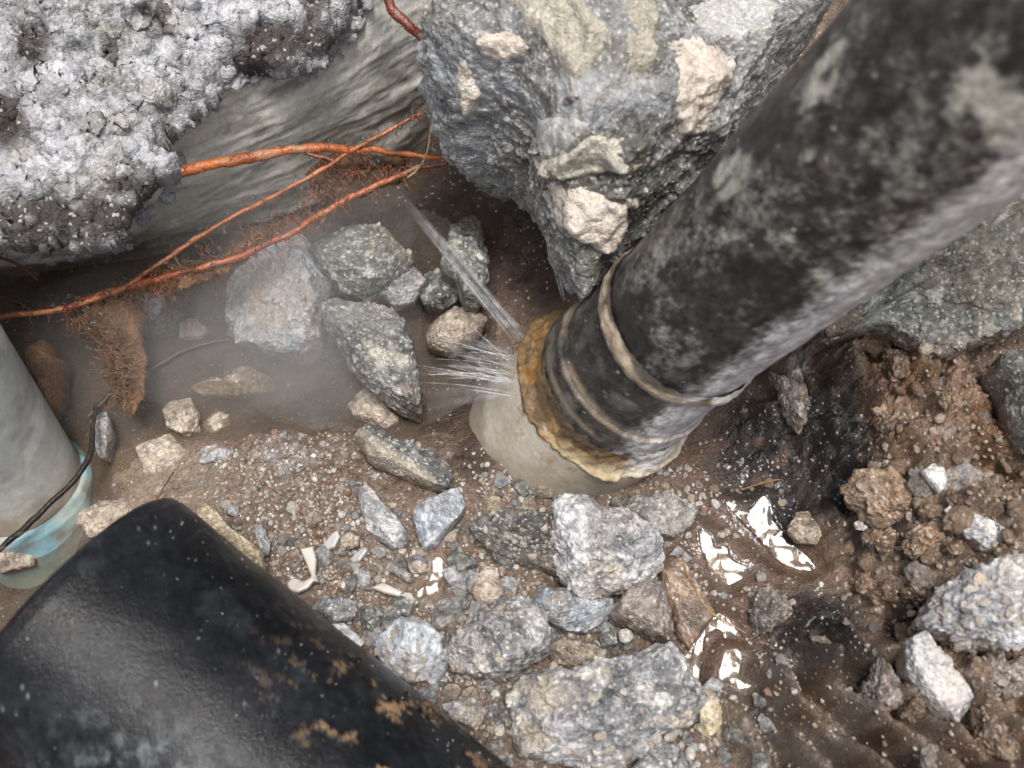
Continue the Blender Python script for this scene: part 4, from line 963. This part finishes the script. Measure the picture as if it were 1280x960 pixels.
shard('white_chip', z11((655,750),(675,728),(695,748),(680,775),(660,770)), 'tiny white chip right of the tadpole-shaped shard', 'chip', .4, .08, (.44, .41, .38), M_shell)
shard('shell_chip', z11((700,640),(720,610),(770,580),(790,600),(750,650),(715,658)), 'small glassy grey chip below the flat tan stone', 'chip', .4, .09, (.36, .37, .40), M_shell, 0, (.35, -.1))

# ---------------------------------------------------------------- roots, cable, straw
def tube(name, pts, rad, mat, colA, colB, seed, parent=None, sides=10, wob=.03, n=None, bump=.16, cat_full=False):
    """pts = world points; rad = one radius per point"""
    P = np.array(pts, float); L = np.linalg.norm(np.diff(P, axis=0), axis=1).sum()
    n = n or max(8, int(L/.06)); C = spline(P, n); R = np.interp(np.linspace(0, 1, n), np.linspace(0, 1, len(rad)), rad)*(1 if cat_full else .8)
    R = R*(1+.22*fbm(C, 1.8, 3, seed+21))
    C = C+np.stack([fbm(C, 1.6, 3, seed), fbm(C, 1.6, 3, seed+3), fbm(C, 1.6, 3, seed+6)], -1)*wob*2
    T = np.gradient(C, axis=0); T /= np.linalg.norm(T, axis=1)[:, None]+1e-9
    u = np.cross(T, [0.1, .2, 1.0]); u /= np.linalg.norm(u, axis=1)[:, None]+1e-9; v = np.cross(T, u)
    an = np.linspace(0, 2*math.pi, sides, endpoint=False)
    V = C[:, None, :]+R[:, None, None]*(np.cos(an)[None, :, None]*u[:, None, :]+np.sin(an)[None, :, None]*v[:, None, :])
    V = V.reshape(-1, 3); Rr = np.repeat(R, sides)
    k = fbm(V, 5, 3, seed+9); Cc = np.repeat(C, sides, 0)
    V = Cc+(V-Cc)*(1+k*bump*2)[:, None]
    V = np.vstack([V, C[0], C[-1]])
    Fq = grid_faces(sides, n, True)
    tri = [(len(V)-2, (i+1) % sides, i, i) for i in range(sides)]
    col = lerp(colA, colB, np.clip(.5+fbm(V, 1.5, 4, seed+12)*1.4, 0, 1)); col = lerp(col, [.10, .055, .03], smooth(.08, .4, fbm(V, 1.1, 5, seed+15, .6))*.75); col = lerp(col, [.30, .22, .15], smooth(.25, .5, fbm(V, 2.5, 4, seed+17))*.5)
    base = np.array(P[0])
    # the two ends closed with fans of triangles made into a second face set
    me = mesh_np(name, V-base, Fq, mat, col)
    return link(name, me, parent, base)
OR_A, OR_B = (.16, .032, .010), (.38, .10, .028)
def hairs(parent, pts, n, ln, seed, col=(.20, .07, .03)):
    r_ = random.Random(seed); C = spline(pts, 200); allV = []; allF = []; off = 0
    for i in range(n):
        c = C[r_.randrange(200)]; p = [c]; d = np.array([r_.gauss(0, 1), r_.gauss(0, 1), r_.gauss(-.2, .7)]); d /= np.linalg.norm(d)
        for k in range(5):
            d = d+np.array([r_.gauss(0, .5), r_.gauss(0, .5), r_.gauss(-.15, .4)]); d /= np.linalg.norm(d); p.append(p[-1]+d*ln*r_.uniform(.5, 1)/4)
        C2 = spline(p, 14)
        for j, q in enumerate(C2):
            r = .017*(1-j/18)
            allV += [q+[r, 0, r*.4], q+[-r*.6, r*.8, 0], q+[-r*.4, -r*.8, -r*.4]]
        for j in range(13):
            for m in range(3):
                a = off+j*3+m; b = off+j*3+(m+1) % 3; allF.append((a, b, b+3, a+3))
        off += 14*3
    V = np.array(allV); base = np.array(parent.location)
    col = lerp(np.array(col)*.6, np.array(col)*1.5, np.clip(.5+fbm(V, 1, 3, seed), 0, 1))
    o = link('root_hairs', mesh_np('root_hairs', V-base, allF, M_root, col), parent, base); o['kind'] = 'stuff'
def droplets(parent, pts, n, r0, seed, spread=.1):
    r_ = random.Random(seed); C = spline(pts, 300); D, Fc = ico(2); allV = []; allF = []
    for i in range(n):
        c = C[r_.randrange(300)]+np.array([r_.gauss(0, spread), r_.gauss(0, spread), abs(r_.gauss(0, spread*.5))+.05]); r = r0*r_.uniform(.5, 1.4)
        allF.append(Fc+len(D)*i); allV.append(D*r*np.array([1, 1, .8])+c)
    base = np.array(parent.location)
    o = link('droplets', mesh_np('droplets', np.vstack(allV)-base, np.vstack(allF), M_drop), parent, base); o['kind'] = 'stuff'
def root(name, px, zs, rad, label, seed, colA=OR_A, colB=OR_B, nh=30, ln=.5, cat='root', mat=None, dr=0):
    pts = [at(a, b, z) for (a, b), z in zip(px, np.interp(np.linspace(0, 1, len(px)), np.linspace(0, 1, len(zs)), zs))]
    o = tube(name, pts, rad, mat or M_root, colA, colB, seed); tag(o, label, cat)
    if nh: hairs(o, pts, nh, ln, seed+40)
    if dr: droplets(o, pts, dr, .045, seed+60)
    return o, pts
root('root', [(-40,402),(0,396),(80,385),(150,360),(215,320),(290,272),(380,226),(440,190),(500,155),(540,137)], (.6,.9,1.3,1.9,2.6), (.09,.085,.075,.07,.065,.05), 'thin orange root running along the wall from the left edge up to the boulder', 501, (.25,.075,.025), (.42,.15,.06), 90, .45, dr=60)
root('root', [(75,388),(110,375),(160,357),(250,336),(340,302),(400,268),(440,246),(490,222),(530,205)], (.85,1.0,1.2,1.4,1.5), (.10,.105,.10,.10,.085,.06), 'brighter orange root crossing just above the blue-grey rock', 507, nh=90, ln=.6, dr=45)
root('root', [(205,216),(222,213),(290,200),(350,189),(410,184),(450,186),(500,192),(560,196),(640,190)], (2.55,2.6,2.2,1.6,1.0), (.15,.155,.15,.14,.10,.07,.05), 'thick smooth orange root poking out of the rough crust along the wall face', 511, (.24,.058,.014), (.46,.14,.035), 20, .35, dr=25)
root('root', [(470,-40),(484,0),(502,22),(530,48),(552,66)], (4.6,4.2,3.6), (.15,.15,.14,.13), 'short dark red root at the top between the wall and the boulder', 517, (.10, .022, .014), (.24, .055, .03), 12, .3, dr=8)
root('root', [(541,136),(538,160),(534,190),(527,208),(510,222)], (2.4,2.0,1.6), (.035,.035,.03), 'thread-thin olive root hanging down from the boulder corner', 519, (.2,.16,.06), (.30,.22,.09), 0)
root('root', [(380,190),(430,205),(480,205),(530,210),(590,200),(650,208)], (1.2,.8,.5), (.05,.06,.06,.05), 'fine dark red root running into the hollow under the boulder', 523, (.14,.035,.02), (.24,.07,.035), 40, .5)
root('root', [(-20,318),(10,325),(30,335),(48,352)], (.6,.4,.2), (.05,.05,.04), 'fine dark reddish root hanging over the pool at far left', 527, (.10,.035,.02), (.18,.06,.03), 10, .4)
root('cable', [(122,505),(117,540),(112,572),(92,602),(52,640),(12,676),(-40,720)], (-.2,.1,.15,.1,-.1), (.07,.085,.085,.08,.085,.09), 'thin black cable curving round the foot of the grey pipe', 531, (.012,.010,.010), (.03,.024,.02), 0, cat='cable', mat=M_black)
root('root', [(110,520),(140,490),(180,466),(230,438),(285,424)], (-.9,-.95,-1.0), (.06,.075,.075,.05), 'dark blackish root lying under water behind the brown root mat', 537, (.03,.02,.014), (.06,.042,.03), 10, .4)
root('straw', [(852,690),(860,714),(872,739),(886,762),(909,778),(932,791)], (.5,.55,.5,.45), (.02,.03,.035,.035,.03,.015), 'curved tan straw lying on the wet mud beside the clay block', 541, (.34,.21,.10), (.50,.34,.19), 0, cat='straw', mat=M_soil)
root('twig', [(925,610),(945,605),(975,600)], (.2,.25,.3), (.02,.03,.015), 'short orange twig across the edge of the black puddle', 543, (.30,.14,.05), (.42,.22,.10), 0, cat='twig', mat=M_soil)
root('root', [(172,655),(200,620),(216,590)], (-.55,-.5,-.6), (.025,.03,.02), 'thin dark twig in the cream silt above the cut black pipe', 547, (.05,.03,.02), (.1,.06,.04), 0)

# brown mat of rootlets and soil hanging from the roots
def mat_top(x, y, Q, d):
    n = fbm(Q, 2.0, 4, 551); F1, r1, r2 = voro(Q, 3.5, 553)
    st_ = fbm(np.stack([x*5, y*1.2, 0*x], -1), 1, 5, 552, .65); return .12+.2*np.clip(d, 0, .6)+n*.16+st_*.16+.12*np.clip(.5-F1, 0, 1)+(y-1.2)*.42, np.clip(.5+n, 0, 1)
def mat_col(x, y, z, d, ex):
    Q = np.stack([x, y, z], -1); n2 = fbm(Q, 4, 4, 555)
    c = lerp([.06, .030, .014], [.24, .13, .06], np.clip(ex*.6+.2+.6*n2, 0, 1))
    return c
o = slab('root_mat', [(78,388),(110,372),(150,372),(175,378),(182,395),(172,420),(178,450),(172,490),(160,512),(140,500),(128,470),(126,440),(108,420),(92,408)], .2, mat_top, .4, .035, M_mat, mat_col, None, .14, 557, .25)
tag(o, 'brown matted clump of rootlets and soil hanging below the fork of the orange roots', 'root mat')
hairs(o, [at(90,392,.5), at(130,420,.5), at(150,460,.3), at(158,505,-.1)], 240, .8, 559, (.22,.11,.05))
droplets(o, [at(95,388,.8), at(130,410,.7), at(150,460,.5)], 40, .05, 561, .25)
o = slab('root_mat', [(170,350),(230,330),(270,318),(300,300),(330,290),(300,330),(280,345),(240,358),(200,366)], .95, lambda x, y, Q, d: (.05+fbm(Q, 3, 4, 563)*.12, np.clip(.5+fbm(Q, 3, 4, 563), 0, 1)), .2, .035, M_mat, mat_col, None, .22, 565, .2)
tag(o, 'thin web of wet rootlets and soil stretched between the two orange roots', 'root mat')
hairs(o, [at(150,365,1.0), at(200,350,1.0), at(250,335,1.1), at(330,295,1.2), at(400,240,1.5)], 260, .9, 567, (.24,.10,.04))
droplets(o, [at(180,355,1.1), at(250,335,1.2), at(330,295,1.3), at(420,225,1.6)], 60, .045, 569, .2)
o = slab('root_mat', [(380,215),(420,190),(470,185),(510,195),(500,225),(460,240),(430,250),(400,240)], 1.0, lambda x, y, Q, d: (.15+fbm(Q, 2.5, 4, 573)*.2, np.clip(.4+fbm(Q, 2.5, 4, 573), 0, 1)), .4, .035, M_mat, lambda x, y, z, d, e: mat_col(x, y, z, d, e)*.6, None, .2, 575, .3)
tag(o, 'dark glossy lump of rootlets where the roots meet below the wall', 'root mat')
hairs(o, [at(390,225,1.2), at(440,215,1.3), at(500,205,1.2)], 90, .6, 577, (.22,.08,.035))
droplets(o, [at(400,215,1.5), at(440,210,1.5), at(480,215,1.4)], 30, .05, 579, .2)
o = slab('soil_clod', [(18,420),(60,425),(78,450),(80,490),(60,520),(40,480)], -.3, lambda x, y, Q, d: (.3+fbm(Q, 2.5, 4, 583)*.3, np.clip(.5+fbm(Q, 2.5, 4, 583), 0, 1)), .9, .04, M_mat, mat_col, None, .2, 585, .3)
tag(o, 'wet reddish brown soil lump behind the grey pipe', 'soil clod')

# ---------------------------------------------------------------- water
def water_sheet(name, pts, zfn, label, mat, step=.05, dome=.05, edge=.25, rag=.05, kind=None, cat=None, seed=1, ztop=0.0, group=None):
    W = np.array([at(a, b, ztop)[:2] for a, b in pts]); lo = W.min(0)-.2; hi = W.max(0)+.2
    xs = np.arange(lo[0], hi[0], step); ys = np.arange(lo[1], hi[1], step); X, Y = np.meshgrid(xs, ys); x = X.ravel(); y = Y.ravel()
    Q = np.stack([x, y, 0*x], -1); d = poly_sdf(x, y, W)+rag*fbm(Q, 2, 3, seed)
    e = np.clip(d/edge, 0, 1); z = zfn(x, y)+dome*np.sqrt(e*(2-e))
    Fc = grid_faces(len(xs), len(ys)); Fc = Fc[(d > 0)[Fc].all(1)]
    used = np.unique(Fc); mp = -np.ones(len(x), int); mp[used] = np.arange(len(used)); Fc = mp[Fc]
    ctr = np.append(W.mean(0), ztop)
    o = link(name, mesh_np(name, np.stack([x, y, z], -1)[used]-ctr, Fc, mat), None, ctr)
    tag(o, label, cat, group, kind); return o
water_sheet('pool_water', [(-300,330),(60,300),(300,250),(470,210),(560,240),(590,330),(570,400),(600,480),(590,560),(520,545),(420,520),(330,560),(250,610),(180,680),(120,760),(60,880),(-200,1000)], lambda x, y: -1.12+.012*fbm(np.stack([x, y, 0*x], -1), .9, 3, 591), None, M_pool, .08, 0, .2, .1, 'structure')
PLAB = ['bright sky-reflecting puddle at the foot of the black soil', 'small bright puddle on the smooth brown mud below the coupling', 'hook-shaped bright puddle near the tip of the straw',
 'curved bright streak of water below the peach pebble', 'forked glint of water on the mud below the hook-shaped puddle', 'small glint of water on the brown clay block']
def smooth_outline(pts, n=8):
    P = np.array(pts, float); k = len(P); out = []
    for i in range(k):
        a, b_, c, d = P[(i-1) % k], P[i], P[(i+1) % k], P[(i+2) % k]
        for t in np.linspace(0, 1, n, endpoint=False): out.append(.5*(2*b_+(c-a)*t+(2*a-5*b_+4*c-d)*t*t+(3*b_-a-3*c+d)*t**3))
    return out
for i, (pp, pc, tl) in enumerate(PUDDLES[:5]):
    W = np.array([at(a, b_, pc[2])[:2] for a, b_ in smooth_outline(pp)])
    W = W+np.stack([fbm(np.c_[W, 0*W[:, 0]], 5, 2, 661+i), fbm(np.c_[W, 0*W[:, 0]], 5, 2, 671+i)], -1)*.03
    bm = bmesh.new(); vv = [bm.verts.new((x-pc[0], y-pc[1], (x-pc[0])*tl[0]+(y-pc[1])*tl[1])) for x, y in W]
    ee = [bm.edges.new((vv[k], vv[(k+1) % len(vv)])) for k in range(len(vv))]
    bmesh.ops.triangle_fill(bm, edges=ee, use_beauty=True)
    for f_ in bm.faces:
        if f_.normal.z < 0: f_.normal_flip()
    me = bpy.data.meshes.new('puddle'); bm.to_mesh(me); bm.free(); me.materials.append(M_puddle)
    tag(link('puddle', me, None, pc+np.array([0, 0, .03])), PLAB[i], 'puddle')

# spray out of the cracked joint
def spray_mat(name, alpha):
    m, t, p = base_mat(name); N = t.nodes; L = t.links; N.remove(p)
    tr = N.new('ShaderNodeBsdfTransparent'); df = N.new('ShaderNodeBsdfDiffuse'); tl = N.new('ShaderNodeBsdfTranslucent')
    for q in (df, tl): q.inputs[0].default_value = (.95, .96, .97, 1)
    gs = N.new('ShaderNodeBsdfGlossy'); gs.inputs['Roughness'].default_value = .45; gm = N.new('ShaderNodeMixShader'); gm.inputs[0].default_value = .35
    m0 = N.new('ShaderNodeMixShader'); m0.inputs[0].default_value = .5; m1 = N.new('ShaderNodeMixShader')
    tc = N.new('ShaderNodeTexCoord'); n = N.new('ShaderNodeTexNoise'); n.inputs['Scale'].default_value = 5; n.inputs['Detail'].default_value = 5
    mr = N.new('ShaderNodeMapRange'); mr.inputs[1].default_value = .35; mr.inputs[2].default_value = .7; mr.inputs[3].default_value = alpha*.3; mr.inputs[4].default_value = alpha*1.7
    fa = N.new('ShaderNodeAttribute'); fa.attribute_name = 'Col'; mu = N.new('ShaderNodeMath'); mu.operation = 'MULTIPLY'
    L.new(tc.outputs['Object'], n.inputs['Vector']); L.new(n.outputs[0], mr.inputs[0])
    L.new(df.outputs[0], m0.inputs[1]); L.new(tl.outputs[0], m0.inputs[2])
    L.new(mr.outputs[0], mu.inputs[0]); L.new(fa.outputs['Alpha'], mu.inputs[1]); L.new(mu.outputs[0], m1.inputs[0]); L.new(tr.outputs[0], m1.inputs[1]); L.new(m0.outputs[0], gm.inputs[1]); L.new(gs.outputs[0], gm.inputs[2]); L.new(gm.outputs[0], m1.inputs[2])
    L.new(m1.outputs[0], N['Material Output'].inputs['Surface']); return m
M_jet = spray_mat('water_spray', .17); M_jet2 = spray_mat('thin_water_spray', .42); M_jet3 = spray_mat('fine_spray_veil', .055)
J0 = at(652, 452, 1.0)
jets = empty('water_spray', J0, 'fan of white water jets squirting left and up from the cracked coupling', 'water spray')
def jet(p, q, r0, r1, mat, seed, strands=1, s0=.0, s1=.0, sag=.25, fade=1.0):
    """one jet: a bundle of fine strands of droplets that drift apart, joined in one mesh"""
    r_ = random.Random(seed); VV = []; FF = []; AA = []; p = np.array(p); q = np.array(q); off = 0
    for k in range(strands):
        a = r_.uniform(0, 6.28); rad = math.sqrt(r_.random()); o0 = np.array([math.cos(a), math.sin(a), r_.uniform(-1, 1)])*rad
        l0 = r_.uniform(0, .15) if strands > 1 else 0; l1 = r_.uniform(.6, 1.0) if strands > 1 else 1
        A_ = p+o0*s0; B_ = p+(q-p)*l1+o0*(s0+(s1-s0)*l1); A_ = A_+(B_-A_)*l0
        C = spline([A_, (A_+B_)/2+np.array([0, 0, sag*l1*l1]), B_], 30)
        w = np.sin(np.linspace(.06, 1, 30)*math.pi)**.5
        R = (np.linspace(r0, r1, 30)*(1+.25*fbm(C, 2.5, 3, seed+k)))*r_.uniform(.6, 1.3)*np.clip(w, .05, 1)
        T = np.gradient(C, axis=0); T /= np.linalg.norm(T, axis=1)[:, None]; u = np.cross(T, [0, 0, 1.0]); u /= np.linalg.norm(u, axis=1)[:, None]; v = np.cross(T, u)
        an = np.linspace(0, 2*math.pi, 8, endpoint=False)
        VV.append((C[:, None, :]+R[:, None, None]*(np.cos(an)[None, :, None]*u[:, None, :]+np.sin(an)[None, :, None]*v[:, None, :])).reshape(-1, 3))
        FF.append(grid_faces(8, 30, True)+off); off += 240
        AA.append(np.repeat(np.clip(1.15-np.linspace(l0, l1, 30)*fade, 0, 1)**1.3*np.clip(np.linspace(0, 6, 30), 0, 1)*np.clip(np.linspace(5, 0, 30), 0, 1), 8)*r_.uniform(.4, 1))
    return link('jet', mesh_np('jet', np.vstack(VV)-J0, np.vstack(FF), mat, np.full((off, 3), .9), True, np.concatenate(AA)), jets, J0)
JS = PB+PAX*1.35
def joint(ang):
    """a point on the rim of the coupling, toward the given direction in plan"""
    d = np.array([math.cos(ang), math.sin(ang), 0]); d -= PAX*(d@PAX); d /= np.linalg.norm(d); return JS+d*1.98
jet(joint(2.75), at(490,232,1.6), .012, .016, M_jet, 621, 38, .20, .10, .1, .85)
jet(joint(2.75), at(488,230,1.6), .06, .05, M_jet3, 620, 18, .14, .09, .1, .75)
jet(joint(2.66), at(570,335,1.5), .012, .016, M_jet, 622, 18, .12, .14, .05, 1)
jet(joint(2.0), at(662,205,1.6), .016, .022, M_jet, 623, 10, .04, .12, .05, .8)
rj = random.Random(77)
for i in range(38):
    a = rj.triangular(2.78, 3.45, 3.1); x = rj.uniform(495, 590); y = 455+(a-3.1)*110+rj.gauss(0, 12)-(600-x)*.10
    jet(joint(a), at(x, y, 1.1+rj.uniform(-.5, .5)), .005, rj.uniform(.008, .02), M_jet2, 700+i, rj.choice((1, 1, 2)), .02, .06, rj.uniform(0, .12), rj.uniform(.45, .8))
for i in range(5):
    a = rj.uniform(2.8, 3.3); jet(joint(a), at(rj.uniform(500, 560), rj.uniform(400, 500), 1.0), .05, .12, M_jet3, 760+i, 5, .1, .3, .1, 1.05)
M_mist = vol_mat('spray_mist', .052, .1)
def mist(px, z, rx, ry, rz, seed):
    D, Fc = ico(4); c = at(*px, z)
    k = 1+.28*fbm(D, 1.2, 3, seed)
    V = D*np.array([rx, ry, rz])*k[:, None]
    me = mesh_np('spray_mist', V, Fc, M_mist); return link('spray_mist', me, None, c)
ms = [mist((390,395), .6, 2.9, 2.2, 1.5, 651), mist((300,420), .3, 3.2, 2.0, 1.4, 653), mist((400,460), .4, 2.0, 1.3, 1.1, 655), mist((170,420), .1, 2.8, 2.4, 1.1, 657), mist((360,290), 1.0, 3.2, 1.8, 1.6, 659)]
for m_ in ms: m_['kind'] = 'stuff'

# ---------------------------------------------------------------- loose pebbles and gravel
bases = []
for i in range(10):
    D, Fc = ico(3 if i < 6 else 2)
    r_ = random.Random(700+i); V = D*np.array([1, r_.uniform(.65, .95), r_.uniform(.5, .8)])
    for _ in range(7):
        n = np.array([r_.gauss(0, 1) for _ in range(3)]); n /= np.linalg.norm(n); h = V@n; V = V-np.maximum(0, h-h.max()*r_.uniform(.55, .85))[:, None]*n
    V = V*(1+.14*fbm(D, 2.0, 3, 720+i))[:, None]
    bases.append(mesh_np('pebble', V, Fc, M_pebble))
cl = []
for i in range(8):
    D, Fc = ico(4); r_ = random.Random(800+i); V = D*np.array([1, r_.uniform(.6, .95), r_.uniform(.6, .85)])
    dsp, cc = rock_surface(V*.9+i*3, None, 'clod' if i < 6 else 'greyclod', 810+i, .7, 1.2, .8)
    cl.append(mesh_np('clod', V*(1+1.2*dsp)[:, None], Fc, M_soil, cc))
r_ = random.Random(98)
for (x0, y0, x1, y1), n in [((1060,430,1230,620),14),((1060,610,1280,740),26),((1110,740,1280,960),16)]:
    for i in range(n):
        p = on_ground(r_.uniform(x0, x1), r_.uniform(y0, y1)); rad = r_.choice((.12, .16, .2, .26, .32))
        o = bpy.data.objects.new('clod', cl[i % 8]); COL.objects.link(o); o.parent = ground
        o.location = p+np.array([0, 0, rad*.2]); o.scale = (rad,)*3; o.rotation_euler = (r_.uniform(-.5, .5), r_.uniform(-.5, .5), r_.uniform(0, 6.3))
zones = [((300,590,470,720),34),((420,640,640,830),50),((560,560,900,960),55),((830,600,1000,860),22),((1040,740,1280,960),16),((1100,450,1260,700),14),((120,560,330,640),10)]
rb = []
for i in range(9):
    D, Fc = ico(5); r_ = random.Random(850+i); V = D*np.array([1, r_.uniform(.6, .9), r_.uniform(.5, .8)])
    for _ in range(9):
        n = np.array([r_.gauss(0, 1) for _ in range(3)]); n /= np.linalg.norm(n); hh = V@n; V = V-np.maximum(0, hh-hh.max()*r_.uniform(.5, .8))[:, None]*n
    dsp, cc = rock_surface(V*.45+i*3, None, ('grey', 'green', 'pale', 'blue', 'tan', 'grey', 'dark', 'yellow', 'greyclod')[i], 860+i, .35, .8)
    w = smooth(0, .3, fbm(V, 1.2, 3, 870+i))
    rb.append(mesh_np('rubble', V*(1+1.6*dsp)[:, None], Fc, M_rock, cc*(1-.4*w)[:, None], True, .7*w))
def off_puddle(p):
    for pp, pc, tl in PUDDLES[:5]:
        if abs(p[0]-pc[0]) < 2 and abs(p[1]-pc[1]) < 2:
            W = np.array([at(a, b_, pc[2])[:2] for a, b_ in pp])
            if poly_sdf(np.array([p[0]]), np.array([p[1]]), W)[0] > -.22: return False
    return True
r_ = random.Random(97)
for (x0, y0, x1, y1), n in [((560,630,900,960),95),((430,700,640,880),60),((380,640,600,740),22),((820,860,960,960),20),((600,600,860,660),24)]:
    for i in range(n):
        p = on_ground(r_.uniform(x0, x1), r_.uniform(y0, y1)); rad = .13*(3.0**(r_.random()**1.3))
        if not off_puddle(p): continue
        o = bpy.data.objects.new('rubble', rb[r_.randrange(9)]); COL.objects.link(o); o.parent = ground
        o.location = p+np.array([0, 0, rad*.1]); o.scale = (rad,)*3; o.rotation_euler = (r_.uniform(-.5, .5), r_.uniform(-.5, .5), r_.uniform(0, 6.3))
gb = []
for m_ in bases:
    c_ = m_.copy(); c_.materials.clear(); c_.materials.append(M_grain); gb.append(c_)
def embed(o, n, r0, r1, seed, par=None):
    r_ = random.Random(seed); me = o.data; co = np.zeros(len(me.vertices)*3, f32); me.vertices.foreach_get('co', co); co = co.reshape(-1, 3)
    no = np.zeros(len(me.vertices)*3, f32); me.vertices.foreach_get('normal', no); no = no.reshape(-1, 3)
    W = co+np.array(o.location); pxs, pys = chart(W[:, 0], W[:, 1], W[:, 2])
    view = CAM-W; view /= np.linalg.norm(view, axis=1)[:, None]
    ok = np.nonzero(((no*view).sum(1) > .25) & (pxs > -20) & (pxs < 1300) & (pys > -20) & (pys < 980))[0]
    for i in range(n):
        k = ok[r_.randrange(len(ok))]; rad = r0*(r1/r0)**(r_.random()**1.8)
        q = bpy.data.objects.new('stone', gb[r_.randrange(6)]); COL.objects.link(q); q.parent = o
        q.location = co[k]-no[k]*rad*.12; q.scale = (rad*r_.uniform(.8, 1.2), rad*r_.uniform(.7, 1.1), rad*.62)
        q.rotation_mode = 'QUATERNION'; q.rotation_quaternion = Vector(no[k]).to_track_quat('Z', 'Y') @ Quaternion((0, 0, 1), r_.uniform(0, 6.3))
for o_, n_, a_, b_ in ((R_big,70,.05,.20),(R_light,40,.04,.12),(R_two,34,.04,.17),(R_mot,16,.05,.16),(R_peb,45,.04,.11),(R_green,34,.04,.10),(R_tilt,26,.04,.12),(R_thin,30,.05,.13),(R_slab,40,.04,.14),(mortar,70,.05,.16),(boulder,70,.04,.13),(R_blue,24,.04,.10),(R_blunt,26,.04,.11)):
    embed(o_, n_, a_, b_, 900+n_)
r_ = random.Random(99); npb = 0
for (x0, y0, x1, y1), n in zones:
    for i in range(n):
        px = r_.uniform(x0, x1); py = r_.uniform(y0, y1); p = on_ground(px, py); rad = r_.choice((.07, .08, .09, .1, .12, .15, .19))
        if p[2] < -.95 or not off_puddle(p): continue
        o = bpy.data.objects.new('pebble', bases[i % 10]); COL.objects.link(o); o.parent = ground
        o.location = p+np.array([0, 0, rad*.15]); o.scale = (rad,)*3; o.rotation_euler = (r_.uniform(-.4, .4), r_.uniform(-.4, .4), r_.uniform(0, 6.3)); npb += 1
D, Fc = ico(2); allV = []; allF = []; allC = []; k = 0
gz = [((270,540,480,730),1700,.03),((400,640,660,900),1600,.038),((560,580,920,960),1300,.05),((830,560,1000,900),350,.035),((1100,680,1280,960),400,.04),((940,800,1100,960),200,.03),((1100,420,1280,720),600,.045)]
gcols = np.array([(.40,.37,.33),(.30,.25,.20),(.22,.22,.22),(.48,.46,.43),(.20,.13,.09),(.34,.28,.22)])
for (x0, y0, x1, y1), n, r0 in gz:
    for i in range(n):
        p = on_ground(r_.uniform(x0, x1), r_.uniform(y0, y1)) if i % 3 == 0 else p+np.array([r_.gauss(0, .25), r_.gauss(0, .25), 0])
        p[2] = tz(p[0], p[1])
        if p[2] < -1 or not off_puddle(p): continue
        s = r0*r_.lognormvariate(0, .4)
        V = D*np.array([r_.uniform(.7, 1.2), r_.uniform(.6, 1.1), r_.uniform(.45, .8)])*s*(1+.2*fbm(D+i*.37, 1.4, 1, 3))[:, None]
        a = r_.uniform(0, 6.3); ca, sa = math.cos(a), math.sin(a)
        V = np.stack([V[:, 0]*ca-V[:, 1]*sa, V[:, 0]*sa+V[:, 1]*ca, V[:, 2]], -1)+p+np.array([0, 0, s*.2])
        soil = (x0 >= 940)
        c = gcols[r_.choice((1, 4, 4, 5)) if soil else r_.randrange(6)]*r_.uniform(.75, 1.2)
        allV.append(V); allF.append(Fc+k*len(D)); allC.append(np.tile(c, (len(D), 1))); k += 1
o = link('gravel', mesh_np('gravel', np.vstack(allV), np.vstack(allF), M_rock, np.vstack(allC), True)); o['kind'] = 'stuff'
